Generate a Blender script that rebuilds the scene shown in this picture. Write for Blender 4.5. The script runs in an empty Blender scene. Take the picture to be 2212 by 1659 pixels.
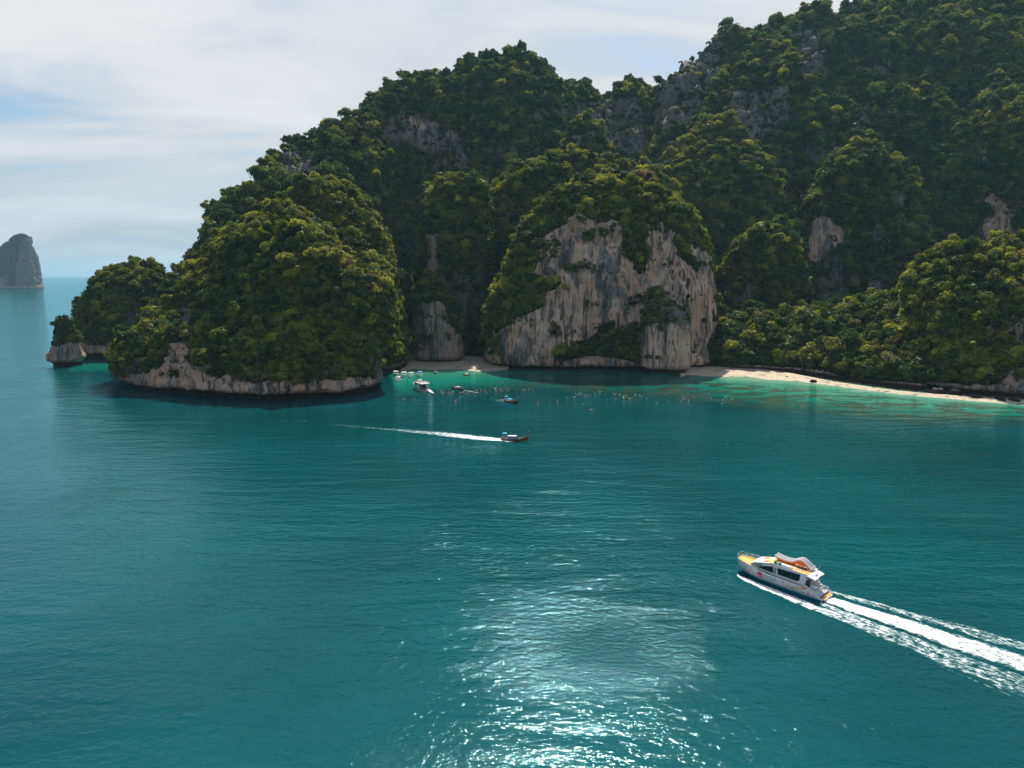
import bpy, bmesh, math, random
import numpy as np
from mathutils import Vector, Matrix, Euler

random.seed(7)
RNG = np.random.default_rng(11)
SC = bpy.context.scene
COL = SC.collection
rad = math.radians

# ------------------------------------------------------------------ camera, light, sky
PITCH = rad(8.914)
FOC = 1495.0          # focal length in survey units (survey sheet 2212 x 1659)
CH = 80.0             # the drone hovers 80 m above the sea
SUN_EL, SUN_AZ = rad(53.0), rad(6.5)      # azimuth clockwise from +Y (straight ahead)

cam_d = bpy.data.cameras.new('camera')
cam_d.sensor_width = 36.0
cam_d.lens = 36.0 * FOC / 2212.0
cam_d.clip_start = 0.5
cam_d.clip_end = 120000
cam = bpy.data.objects.new('camera', cam_d)
COL.objects.link(cam)
cam.location = (0, 0, CH)
cam.rotation_euler = (math.pi / 2 - PITCH, 0, 0)
SC.camera = cam

sun_d = bpy.data.lights.new('sun', 'SUN')
sun_d.energy = 5.0
sun_d.angle = rad(0.53)
sun_d.color = (1.0, 0.93, 0.82)
sun = bpy.data.objects.new('sun', sun_d)
COL.objects.link(sun)
sdir = Vector((math.sin(SUN_AZ) * math.cos(SUN_EL), math.cos(SUN_AZ) * math.cos(SUN_EL), math.sin(SUN_EL)))
sun.rotation_euler = sdir.to_track_quat('Z', 'Y').to_euler()
sun.location = sdir * 900

SC.view_settings.view_transform = 'Standard'
SC.view_settings.look = 'None'
SC.view_settings.exposure = 0.35
SC.view_settings.gamma = 1.0
SC.view_settings.use_curve_mapping = False
SC.render.engine = 'CYCLES'
SC.cycles.max_bounces = 7
SC.cycles.diffuse_bounces = 3
SC.cycles.glossy_bounces = 3
SC.cycles.transmission_bounces = 4
SC.cycles.transparent_max_bounces = 12
SC.cycles.volume_bounces = 0
SC.cycles.use_denoising = True
SC.cycles.denoiser = 'OPENIMAGEDENOISE'
SC.cycles.denoising_input_passes = 'RGB_ALBEDO_NORMAL'
SC.cycles.denoising_prefilter = 'ACCURATE'
SC.cycles.sample_clamp_indirect = 6
SC.cycles.caustics_reflective = False
SC.cycles.caustics_refractive = False

class NT:
    """small helper to write node trees"""
    def __init__(s, tree):
        s.t = tree; s.n = tree.nodes; s.l = tree.links
    def new(s, typ, ins=None, **props):
        n = s.n.new(typ)
        for k, v in props.items():
            setattr(n, k, v)
        for k, v in (ins or {}).items():
            sock = n.inputs[k]
            if isinstance(v, bpy.types.NodeSocket):
                s.l.new(v, sock)
            else:
                sock.default_value = v
        return n
    def math(s, op, a, b=0.0, clamp=False):
        n = s.n.new('ShaderNodeMath'); n.operation = op; n.use_clamp = clamp
        for i, v in enumerate((a, b)):
            if isinstance(v, bpy.types.NodeSocket): s.l.new(v, n.inputs[i])
            else: n.inputs[i].default_value = v
        return n.outputs[0]
    def mix(s, f, a, b, mode='MIX'):
        n = s.n.new('ShaderNodeMix'); n.data_type = 'RGBA'; n.blend_type = mode
        for i, v in ((0, f), (6, a), (7, b)):
            if isinstance(v, bpy.types.NodeSocket): s.l.new(v, n.inputs[i])
            else: n.inputs[i].default_value = v if i == 0 or len(v) == 4 else (*v, 1)
        return n.outputs[2]
    def ramp(s, f, stops, interp='LINEAR'):
        n = s.n.new('ShaderNodeValToRGB'); n.color_ramp.interpolation = interp
        e = n.color_ramp.elements
        while len(e) < len(stops): e.new(0.5)
        for q, (p, c) in zip(e, stops):
            q.position = p
            q.color = (c, c, c, 1) if not isinstance(c, tuple) else (*c[:3], 1)
        s.l.new(f, n.inputs[0])
        return n.outputs[0]
    def noise(s, vec, scale, detail=3, rough=0.55, dist=0.0):
        n = s.new('ShaderNodeTexNoise', {'Scale': scale, 'Detail': detail, 'Roughness': rough, 'Distortion': dist})
        if vec is not None: s.l.new(vec, n.inputs['Vector'])
        return n.outputs[0]
    def mapping(s, vec, scale=(1, 1, 1), rot=(0, 0, 0), loc=(0, 0, 0)):
        n = s.new('ShaderNodeMapping', {'Scale': scale, 'Rotation': rot, 'Location': loc})
        s.l.new(vec, n.inputs['Vector'])
        return n.outputs[0]

world = bpy.data.worlds.new('World')
SC.world = world
world.use_nodes = True
W = NT(world.node_tree); W.n.clear()
sky = W.new('ShaderNodeTexSky', sky_type='NISHITA')
sky.sun_disc = False
sky.sun_elevation = SUN_EL
sky.sun_rotation = SUN_AZ
sky.air_density = 1.0; sky.dust_density = 1.6; sky.ozone_density = 2.2
geo = W.new('ShaderNodeTexCoord')
sep = W.new('ShaderNodeSeparateXYZ', {0: geo.outputs['Generated']})
# cloud layer: direction projected onto a high flat sheet, so the streaks stretch to the horizon
zc = W.math('MAXIMUM', sep.outputs[2], 0.0)
zc = W.math('ADD', zc, 0.16)
cu = W.math('DIVIDE', sep.outputs[0], zc); cv = W.math('DIVIDE', sep.outputs[1], zc)
cvec = W.new('ShaderNodeCombineXYZ', {0: cu, 1: cv, 2: 0.0}).outputs[0]
m1 = W.mapping(cvec, (0.85, 1.5, 1), (0, 0, rad(-24)), (3.1, 1.7, 0))
n1 = W.noise(m1, 1.0, 6, 0.52, 0.6)
m2 = W.mapping(cvec, (0.5, 0.28, 1), (0, 0, rad(15)), (8.3, 0.2, 0))
n2 = W.noise(m2, 1.3, 4, 0.5)
cs = W.math('ADD', W.math('MULTIPLY', n1, 0.6), W.math('MULTIPLY', n2, 0.55))
mask = W.ramp(cs, [(0.47, 0.02), (0.52, 0.65), (0.58, 0.98)])
shade = W.ramp(n1, [(0.38, (4.6, 5.2, 6.0)), (0.50, (6.7, 6.75, 6.8)), (0.62, (8.4, 8.2, 8.1))])
low = W.ramp(sep.outputs[2], [(0.0, (3.6, 4.5, 5.2)), (0.10, (4.3, 5.1, 5.8)), (0.22, (6.6, 6.7, 7.0)), (0.40, (6.6, 6.9, 7.3))])
ccol = W.mix(0.5, shade, low)
skyb = W.mix(1.0, sky.outputs[0], (0.86, 0.97, 1.0), 'MULTIPLY')
thin = W.ramp(sep.outputs[2], [(0.30, 1.0), (0.62, 0.30)])
mask = W.math('MULTIPLY', mask, thin)
scol = W.mix(mask, skyb, ccol)
bg = W.new('ShaderNodeBackground', {'Color': scol, 'Strength': 0.088})
out = W.new('ShaderNodeOutputWorld', {'Surface': bg.outputs[0]})

# ------------------------------------------------------------------ survey helpers
CP, SP = math.cos(PITCH), math.sin(PITCH)
def ray(px, py):
    a = (px - 1106.0) / FOC; u = -(py - 829.5) / FOC
    return a, CP + u * SP, -SP + u * CP
def on_sea(px, py, z=0.0):
    a, b, c = ray(px, py); t = (z - CH) / c
    return Vector((a * t, b * t, z))
def at_depth(px, py, Y):
    a, b, c = ray(px, py); t = Y / b
    return Vector((a * t, Y, CH + c * t))
def project(P):
    P = np.asarray(P, float)
    x, y, z = P[..., 0], P[..., 1], P[..., 2] - CH
    d = np.maximum(y * CP - z * SP, 0.1)
    return 1106 + FOC * x / d, 829.5 - FOC * (y * SP + z * CP) / d, d

def _h(ix, iy, iz, s):
    n = (ix * 374761393 + iy * 668265263 + iz * 2147483647 + s * 1274126177) & 0xffffffff
    n = ((n ^ (n >> 13)) * 1274126177) & 0xffffffff
    n = ((n ^ (n >> 16)) * 2246822519) & 0xffffffff
    return ((n ^ (n >> 15)) & 0xffffff) / 16777215.0
def vnoise(p, seed=0):
    i = np.floor(p).astype(np.int64); f = p - i
    f = f * f * (3 - 2 * f)
    r = 0
    for dx in (0, 1):
        wx = f[:, 0] if dx else 1 - f[:, 0]
        for dy in (0, 1):
            wy = f[:, 1] if dy else 1 - f[:, 1]
            for dz in (0, 1):
                wz = f[:, 2] if dz else 1 - f[:, 2]
                r = r + wx * wy * wz * _h(i[:, 0] + dx, i[:, 1] + dy, i[:, 2] + dz, seed)
    return r * 2 - 1
def fbm(p, oct=4, seed=0, gain=0.5):
    a = 1.0; r = 0; s = 0
    for o in range(oct):
        r = r + a * vnoise(p * (2.03 ** o) + 17.3 * o, seed + o * 7); s += a; a *= gain
    return r / s

# ------------------------------------------------------------------ object helpers
def tag(o, label=None, cat=None, group=None, kind=None):
    if label: o['label'] = label
    if cat: o['category'] = cat
    if group: o['group'] = group
    if kind: o['kind'] = kind
    return o
def link(name, me, mats=(), parent=None, smooth=False):
    o = bpy.data.objects.new(name, me); COL.objects.link(o)
    for m in (mats if isinstance(mats, (list, tuple)) else [mats]):
        me.materials.append(m)
    if parent is not None: o.parent = parent
    if smooth: me.polygons.foreach_set('use_smooth', [True] * len(me.polygons))
    return o
def empty(name, loc=(0, 0, 0), rz=0.0):
    o = bpy.data.objects.new(name, None); COL.objects.link(o)
    o.location = loc; o.rotation_euler = (0, 0, rz)
    o.empty_display_size = 0.5
    return o
def mesh_np(name, V, F, smooth=True):
    """mesh from numpy arrays, F is (n,4) or (n,3)"""
    me = bpy.data.meshes.new(name)
    V = np.ascontiguousarray(V, np.float32); F = np.ascontiguousarray(F, np.int32)
    k = F.shape[1]
    me.vertices.add(len(V)); me.vertices.foreach_set('co', V.ravel())
    me.loops.add(F.size); me.loops.foreach_set('vertex_index', F.ravel())
    me.polygons.add(len(F))
    me.polygons.foreach_set('loop_start', np.arange(0, F.size, k, dtype=np.int32))
    if smooth: me.polygons.foreach_set('use_smooth', np.ones(len(F), bool))
    me.update(calc_edges=True)
    return me
def attr(me, name, vals):
    a = me.attributes.new(name, 'FLOAT', 'POINT')
    a.data.foreach_set('value', np.ascontiguousarray(vals, np.float32))
def mat(name):
    m = bpy.data.materials.new(name); m.use_nodes = True
    t = NT(m.node_tree); t.n.clear()
    return m, t
def finish(t, shader, vol=None):
    t.new('ShaderNodeOutputMaterial', {'Surface': shader})
def simple(name, col, rough=0.5, metal=0.0, spec=0.5, vary=0.0, scale=3.0):
    """painted or plastic surface with slight wear in colour"""
    m, t = mat(name)
    c = (*col, 1)
    if vary:
        tc = t.new('ShaderNodeTexCoord')
        n = t.noise(tc.outputs['Object'], scale, 4, 0.6)
        f = t.ramp(n, [(0.3, 0.0), (0.7, 1.0)])
        dark = tuple(v * (1 - vary) for v in col)
        c = t.mix(f, (*dark, 1), (*col, 1))
    b = t.new('ShaderNodeBsdfPrincipled', {'Base Color': c, 'Roughness': rough, 'Metallic': metal, 'Specular IOR Level': spec})
    finish(t, b.outputs[0])
    return m
# ------------------------------------------------------------------ rock, soil, leaves, water
def rock_material():
    m, t = mat('limestone')
    g = t.new('ShaderNodeNewGeometry').outputs['Position']
    rock = t.new('ShaderNodeAttribute', attribute_name='rock').outputs['Fac']
    pale = t.new('ShaderNodeAttribute', attribute_name='pale').outputs['Fac']
    st = t.mapping(g, (0.085, 0.085, 0.028))
    n1 = t.noise(st, 1.0, 6, 0.62, 0.5)
    st2 = t.mapping(g, (0.42, 0.42, 0.055), loc=(30, 4, 9))
    n2 = t.noise(st2, 1.0, 4, 0.6, 0.3)
    n3 = t.noise(t.mapping(g, (0.035, 0.035, 0.03), loc=(9, 1, 3)), 1.0, 4, 0.55)
    n4 = t.noise(g, 1.1, 4, 0.7)
    cream = t.ramp(n4, [(0.3, (0.46, 0.33, 0.26)), (0.7, (0.78, 0.58, 0.47))])
    orange = t.ramp(n2, [(0.35, (0.45, 0.25, 0.16)), (0.7, (0.62, 0.44, 0.32))])
    c = t.mix(t.ramp(n3, [(0.43, 0.0), (0.56, 0.9)]), cream, orange)
    grey = t.ramp(n2, [(0.35, (0.07, 0.075, 0.08)), (0.7, (0.30, 0.29, 0.28))])
    c = t.mix(t.ramp(n1, [(0.40, 0.0), (0.50, 1.0)]), grey, c)
    st3 = t.mapping(g, (0.26, 0.26, 0.016), loc=(3, 40, 1))
    n5 = t.noise(st3, 1.0, 5, 0.65, 0.25)
    streak = t.math('MAXIMUM', t.ramp(n2, [(0.33, 1.0), (0.42, 0.0)]), t.ramp(n5, [(0.40, 1.0), (0.47, 0.0)]))
    c = t.mix(t.math('MULTIPLY', streak, 0.85), c, (0.05, 0.052, 0.058, 1))
    # weathered high karst, darker and bluer than the sheer sea cliffs
    dk = t.ramp(n2, [(0.3, (0.035, 0.045, 0.055)), (0.75, (0.17, 0.19, 0.205))])
    c = t.mix(pale, dk, c)
    sepz = t.new('ShaderNodeSeparateXYZ', {0: g}).outputs[2]
    # tide band: the colour turns dark just above the sea
    band = t.ramp(t.math('MULTIPLY', sepz, 0.1), [(0.26, 1.0), (0.40, 0.0)])
    c = t.mix(band, c, (0.035, 0.020, 0.018, 1))
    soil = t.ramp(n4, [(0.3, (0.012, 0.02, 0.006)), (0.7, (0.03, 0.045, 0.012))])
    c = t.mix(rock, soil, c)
    h = t.math('ADD', t.math('MULTIPLY', n2, 1.6), t.math('MULTIPLY', n4, 0.5))
    h = t.math('ADD', h, t.math('MULTIPLY', n1, 2.0))
    bp = t.new('ShaderNodeBump', {'Strength': 0.9, 'Distance': 1.6, 'Height': h})
    b = t.new('ShaderNodeBsdfPrincipled', {'Base Color': c, 'Roughness': 0.9, 'Specular IOR Level': 0.15, 'Normal': bp.outputs[0]})
    finish(t, b.outputs[0])
    return m
ROCK = rock_material()

def leaf_material(name, dark, light, trans=0.45):
    m, t = mat(name)
    rnd = t.new('ShaderNodeObjectInfo').outputs['Random']
    g = t.new('ShaderNodeNewGeometry').outputs['Position']
    n = t.noise(g, 0.8, 3, 0.6)
    n2 = t.noise(g, 0.05, 2, 0.5)
    f = t.math('ADD', t.math('MULTIPLY', rnd, 0.5), t.math('MULTIPLY', n, 0.5))
    f = t.math('ADD', f, t.math('MULTIPLY', t.math('SUBTRACT', n2, 0.5), 1.2))
    c = t.ramp(f, [(0.18, dark), (0.85, light)])
    d = t.new('ShaderNodeBsdfDiffuse', {'Color': c})
    tr = t.new('ShaderNodeBsdfTranslucent', {'Color': t.mix(1.0, c, (1.25, 1.15, 0.45), 'MULTIPLY')})
    gl = t.new('ShaderNodeBsdfGlossy', {'Color': (1, 1, 1, 1), 'Roughness': 0.5})
    s = t.new('ShaderNodeMixShader', {0: trans, 1: d.outputs[0], 2: tr.outputs[0]})
    s = t.new('ShaderNodeMixShader', {0: 0.022, 1: s.outputs[0], 2: gl.outputs[0]})
    finish(t, s.outputs[0])
    return m
LEAF = {
    'dark green':    leaf_material('leaves_dark', (0.020, 0.046, 0.014), (0.075, 0.135, 0.030)),
    'mid green':     leaf_material('leaves_mid', (0.040, 0.074, 0.014), (0.180, 0.245, 0.036)),
    'olive':         leaf_material('leaves_olive', (0.070, 0.088, 0.018), (0.290, 0.300, 0.050)),
    'yellow-green':  leaf_material('leaves_yellow', (0.100, 0.130, 0.014), (0.380, 0.400, 0.038), 0.5),
    'brownish':      leaf_material('leaves_brown', (0.090, 0.070, 0.024), (0.260, 0.195, 0.070)),
    'grey-green':    leaf_material('leaves_grey', (0.090, 0.105, 0.052), (0.240, 0.255, 0.120)),
}
BARK = simple('bark', (0.16, 0.13, 0.10), 0.9, vary=0.5)

def water_material():
    m, t = mat('sea_water')
    g = t.new('ShaderNodeNewGeometry').outputs['Position']
    sh = t.new('ShaderNodeAttribute', attribute_name='shallow').outputs['Fac']
    reef = t.new('ShaderNodeAttribute', attribute_name='reef').outputs['Fac']
    # body colour: deep teal to turquoise over sand, with dark coral patches
    nb = t.noise(g, 0.012, 3, 0.5)
    deep = t.ramp(nb, [(0.3, (0.0, 0.044, 0.052)), (0.7, (0.0, 0.074, 0.082))])
    nw = t.noise(t.mapping(g, (0.05, 0.11, 1)), 1.0, 4, 0.6)
    shn = t.math('ADD', sh, t.math('MULTIPLY', t.math('SUBTRACT', nw, 0.5), 0.35))
    shn = t.math('MULTIPLY', shn, t.math('GREATER_THAN', sh, 0.001))
    body = t.ramp(shn, [(0.02, (0, 0, 0)), (0.35, (0.0, 0.11, 0.09)), (0.6, (0.0, 0.21, 0.14)), (0.88, (0.03, 0.27, 0.17)), (1.0, (0.20, 0.36, 0.23))])
    fd = t.ramp(shn, [(0.02, 0.0), (0.30, 1.0)])
    c = t.mix(fd, deep, body)
    rn = t.noise(t.mapping(g, (0.055, 0.095, 1)), 1.0, 6, 0.68, 0.6)
    rm = t.ramp(rn, [(0.475, 0.0), (0.515, 1.0)])
    rm = t.math('MULTIPLY', rm, reef)
    rc = t.ramp(nw, [(0.35, (0.006, 0.050, 0.040)), (0.65, (0.060, 0.065, 0.028))])
    c = t.mix(t.math('MULTIPLY', rm, 0.92), c, rc)
    # waves: long swell, chop and ripples, bump only
    a = t.noise(t.mapping(g, (0.032, 0.115, 1), (0, 0, rad(6))), 1.0, 2, 0.5, 0.3)
    b = t.noise(t.mapping(g, (0.28, 0.46, 1), (0, 0, rad(-12))), 1.0, 3, 0.6, 0.4)
    d = t.noise(t.mapping(g, (0.70, 1.15, 1), (0, 0, rad(14))), 1.0, 3, 0.65, 0.3)
    e = t.noise(t.mapping(g, (3.2, 4.4, 1), (0, 0, rad(-20))), 1.0, 3, 0.7)
    pw = t.noise(g, 0.02, 3, 0.55, 0.5)
    ruf = t.new('ShaderNodeAttribute', attribute_name='glint_ruffle').outputs['Fac']
    pat = t.math('MULTIPLY', t.ramp(pw, [(0.40, 0.45), (0.60, 1.0)]), t.math('ADD', 0.38, t.math('MULTIPLY', ruf, 1.75)))
    h = t.math('ADD', t.math('MULTIPLY', a, 0.62), t.math('MULTIPLY', b, 0.31))
    f = t.math('ADD', t.math('MULTIPLY', d, 0.40), t.math('MULTIPLY', e, 0.05))
    h = t.math('ADD', h, t.math('MULTIPLY', f, pat))
    bp = t.new('ShaderNodeBump', {'Strength': 1.0, 'Distance': 1.0, 'Height': h})
    dif = t.new('ShaderNodeBsdfDiffuse', {'Color': c})
    gl = t.new('ShaderNodeBsdfGlossy', {'Color': (0.52, 0.92, 1, 1), 'Roughness': 0.055, 'Normal': bp.outputs[0]})
    fr = t.new('ShaderNodeFresnel', {'IOR': 1.33, 'Normal': bp.outputs[0]})
    ff = t.math('MINIMUM', t.math('MULTIPLY', fr.outputs[0], 1.15), 0.6)
    s = t.new('ShaderNodeMixShader', {0: ff, 1: dif.outputs[0], 2: gl.outputs[0]})
    finish(t, s.outputs[0])
    return m
WATER = water_material()

def sand_material():
    m, t = mat('beach_sand')
    g = t.new('ShaderNodeNewGeometry').outputs['Position']
    n = t.noise(g, 0.35, 5, 0.65); n2 = t.noise(t.mapping(g, (0.12, 0.35, 1)), 1.0, 5, 0.6)
    c = t.ramp(n, [(0.3, (0.42, 0.35, 0.25)), (0.7, (0.60, 0.51, 0.39))])
    c = t.mix(t.ramp(n2, [(0.56, 0.0), (0.62, 0.8)]), c, (0.12, 0.10, 0.08, 1))
    bp = t.new('ShaderNodeBump', {'Strength': 0.5, 'Distance': 0.3, 'Height': n})
    b = t.new('ShaderNodeBsdfPrincipled', {'Base Color': c, 'Roughness': 0.9, 'Specular IOR Level': 0.2, 'Normal': bp.outputs[0]})
    finish(t, b.outputs[0])
    return m
SAND = sand_material()
# ------------------------------------------------------------------ hills and cliffs
# bare rock areas, outlined on the survey sheet: (hill, paleness, outline)
PATCH = [
 ('cliff', 1.0, [(1030,850),(1040,790),(1073,713),(1106,685),(1181,671),(1189,635),(1208,616),(1164,594),(1159,522),(1192,494),(1242,468),(1290,472),(1345,480),(1358,560),(1385,596),(1398,560),(1396,490),(1441,485),(1470,495),(1500,540),(1545,590),(1545,850)]),
 ('cliff', None, [(1195,793),(1222,762),(1262,765),(1303,735),(1300,705),(1318,725),(1358,712),(1386,746),(1386,796)]),
 ('cliff', None, [(1462,500),(1500,560),(1500,590),(1470,560)]),
 ('pillar', 1.0, [(1370,840),(1370,705),(1420,700),(1500,690),(1510,840)]),
 ('pillar', 0.35, [(1370,710),(1370,640),(1440,640),(1500,700)]),
 ('stack', 0.55, [(80,820),(80,715),(118,712),(142,740),(200,750),(200,820)]),
 ('headland', 0.95, [(230,870),(235,815),(300,802),(350,792),(352,735),(402,735),(412,775),(470,800),(560,815),(850,818),(860,900)]),
 ('headland', 0.3, [(375,700),(385,665),(405,645),(425,660),(420,700),(400,735)]),
 ('cape', 0.4, [(150,800),(165,740),(200,752),(260,745),(260,800)]),
 ('small_tower', 0.55, [(885,800),(885,700),(905,640),(960,660),(985,720),(1010,800)]),
 ('massif', 0.30, [(840,250),(870,230),(1000,290),(1020,380),(960,400),(930,330),(850,330),(800,300)]),
 ('massif', 0.9, [(855,248),(880,246),(925,275),(905,280)]),
 ('massif', 0.15, [(600,380),(620,320),(680,330),(700,380)]),
 ('massif', 0.12, [(1210,230),(1380,205),(1400,350),(1300,330),(1200,300)]),
 ('great_hill', 0.22, [(1420,200),(1490,115),(1560,90),(1560,160),(1500,290),(1420,290)]),
 ('great_hill', 0.22, [(1560,200),(1700,180),(1720,270),(1600,330)]),
 ('great_hill', 0.2, [(1700,70),(1780,60),(1790,170),(1720,180)]),
 ('great_hill', 0.3, [(1850,220),(1880,215),(1890,290),(1850,280)]),
 ('peak', 0.3, [(1235,290),(1262,285),(1272,380),(1235,360)]),
 ('spire', 0.45, [(925,500),(945,500),(945,620),(930,620)]),
 ('tower', 0.9, [(1743,500),(1775,470),(1825,490),(1815,530),(1780,570),(1750,570)]),
 ('right_hill', 0.95, [(2120,440),(2150,410),(2190,440),(2200,560),(2120,560)]),
 ('near_hill', 0.9, [(2110,720),(2140,690),(2300,680),(2300,800),(2150,750)]),
 ('near_hill', 0.7, [(2150,880),(2150,820),(2180,800),(2300,800),(2300,900)]),
 ('back_ridge', 0.4, [(1030,700),(1060,640),(1080,700),(1060,800),(1000,800)]),
 ('far_island', 0.08, [(30,640),(38,560),(48,520),(90,500),(90,640)]),
 ('far_island', 0.35, [(-200,640),(-200,615),(0,600),(20,596),(8,640)]),
]
def in_poly(px, py, poly):
    ins = np.zeros(px.shape, bool); n = len(poly)
    for i in range(n):
        x1, y1 = poly[i]; x2, y2 = poly[(i + 1) % n]
        if y1 == y2: continue
        c = ((y1 > py) != (y2 > py)) & (px < (x2 - x1) * (py - y1) / (y2 - y1) + x1)
        ins ^= c
    return ins

HILLS = {}      # key -> dict(V, F, rock, N)
def grid_faces(nr, nc, wrap):
    r = np.arange(nr - 1)[:, None]; c = np.arange(nc if wrap else nc - 1)[None, :]
    c2 = (c + 1) % nc
    return np.stack([r * nc + c, r * nc + c2, (r + 1) * nc + c2, (r + 1) * nc + c], -1).reshape(-1, 4)
def vert_normals(V, F):
    n = np.cross(V[F[:, 2]] - V[F[:, 0]], V[F[:, 3]] - V[F[:, 1]])
    N = np.zeros_like(V)
    for k in range(4): np.add.at(N, F[:, k], n)
    return N / np.maximum(np.linalg.norm(N, axis=1), 1e-9)[:, None]
def rock_of(key, V, base_rock, jit=7.0):
    px, py, d = project(V)
    s = 600.0 / np.maximum(d, 100)
    jx = fbm(V * 0.05, 4, 5) * jit * 3.5 * s; jy = fbm(V * 0.05 + 50, 4, 9) * jit * 3.5 * s
    rock = np.zeros(len(V)); pale = np.full(len(V), 0.3)
    for k, p, poly in PATCH:
        if k == key:
            m = in_poly(px + jx, py + jy, poly)
            rock[m] = 0 if p is None else 1; pale[m] = 0.3 if p is None else p
    low = V[:, 2] < base_rock + fbm(V * 0.04, 3, 3) * base_rock * 0.7
    rock[low] = 1; pale[low] = np.maximum(pale[low], 0.8)
    return rock, pale
def register(key, name, V, F, base_rock, amp=(10, 6, 1.6), flute=2.0, veg=1.0, z_lock=0.0, gully=5.0):
    N = vert_normals(V, F)
    zf = np.clip(V[:, 2] / 12.0, 0.15, 1)
    big = fbm(V * np.array([1, 1, 0.6]) / 55.0, 3, 21) * amp[0] + fbm(V / 20.0, 3, 33) * amp[1] + fbm(V / 6.0, 3, 45) * amp[2]
    gl = np.abs(fbm(V * np.array([1 / 38, 1 / 38, 1 / 170]), 3, 57)); gl = np.clip(1 - gl / 0.22, 0, 1)
    big = big - gl * gully * np.clip(V[:, 2] / 30.0, 0, 1)
    V = V + N * (big * zf)[:, None]
    rock, pale = rock_of(key, V, base_rock)
    fl = fbm(V * np.array([0.16, 0.16, 0.018]), 3, 61); fl = 1 - 2 * np.abs(fl)
    fl2 = fbm(V * np.array([0.5, 0.5, 0.07]), 2, 77)
    V = V + N * ((fl * flute * 1.3 + fl2 * 0.7) * rock * np.clip(V[:, 2] / 6.0, 0.3, 1))[:, None]
    N = vert_normals(V, F)
    if key not in ('cliff', 'far_island', 'pillar', 'stack'):
        sn = fbm(V * np.array([1 / 26, 1 / 26, 1 / 60]), 4, 71)
        st_ = (N[:, 2] < 0.42) & (sn > 0.10 + 0.5 * np.clip(N[:, 2], 0, 1)) & (rock < .5)
        rock[st_] = 1; pale[st_] = 0.14
    me = mesh_np(name, V, F, True)
    attr(me, 'rock', rock); attr(me, 'pale', pale)
    o = link(name, me, ROCK); o['kind'] = 'structure'
    HILLS[key] = dict(pale=pale, V=V, F=F, rock=rock, N=N, veg=veg, o=o)
    return o

def mass(key, name, L, R, Y, df, db, skew=0.0, lean=0.0, notch=4.0, n=2.4, ta=0.7, rows=90, cols=200,
         base_rock=0.0, **kw):
    """a karst tower: outline on the survey sheet at distance Y, elliptic plan of real depth"""
    y0 = L[0][1]; y1 = min(L[-1][1], R[-1][1])
    def conv(pts):
        xs, zs = [], []
        for px, py in pts:
            f = (y0 - py) / (y0 - y1)
            p = at_depth(px, py, Y + lean * f); xs.append(p.x); zs.append(p.z)
        zs = np.maximum.accumulate(np.array(zs)); zs[0] = -3
        return np.array(xs), zs + np.arange(len(zs)) * 1e-3
    lx, lz = conv(L); rx, rz = conv(R)
    top = max(lz[-1], rz[-1])
    t = np.linspace(0, 1, rows)
    z = -3 + (top + 3) * (1 - (1 - t) ** 1.25)
    xl = np.interp(z, lz, lx); xr = np.interp(z, rz, rx)
    cap = z > min(lz[-1], rz[-1])
    w = np.maximum((xr - xl) / 2, 0.5); cx = (xl + xr) / 2
    # rounded crown
    tt = np.clip((z - top * 0.93) / (top * 0.07), 0, 1)
    w = np.maximum(w * np.sqrt(np.maximum(1 - tt ** 2 * 0.98, 0.0)), 0.3)
    und = np.zeros(rows)
    if notch: und = notch * np.clip(1 - np.abs(z - 1.6) / 4.0, 0, 1)
    w = np.maximum(w - und, 0.3)
    wm = w.max()
    Df = df * (w / wm) ** ta - und; Db = db * (w / wm) ** ta
    th = np.linspace(0, 2 * np.pi, cols, endpoint=False)
    c, s = np.cos(th), np.sin(th)
    sx = np.sign(c) * np.abs(c) ** (2 / n); sy = np.sign(s) * np.abs(s) ** (2 / n)
    X = cx[:, None] + w[:, None] * sx[None, :]
    yc = (Y + lean * np.clip(z / top, 0, 1))[:, None] + skew * (X - cx[:, None])
    Yv = yc + np.where(sy < 0, Df[:, None] * sy[None, :], Db[:, None] * sy[None, :])
    Z = np.repeat(z[:, None], cols, 1)
    V = np.stack([X, Yv, Z], -1).reshape(-1, 3)
    F = grid_faces(rows, cols, True)
    V = np.vstack([V, [[cx[-1], yc[-1].mean(), top + 0.5]]])
    k = len(V) - 1; r0 = (rows - 1) * cols
    capf = np.array([[r0 + i, r0 + (i + 1) % cols, k, k] for i in range(cols)])
    # degenerate cap quads are avoided: the last ring is tiny, close it with a fan of thin quads
    capf = np.array([[r0 + i, r0 + (i + 1) % cols, r0 + (i + 2) % cols, k] for i in range(0, cols, 2)])
    F = np.vstack([F, capf])
    return register(key, name, V, F, base_rock, **kw)

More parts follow.
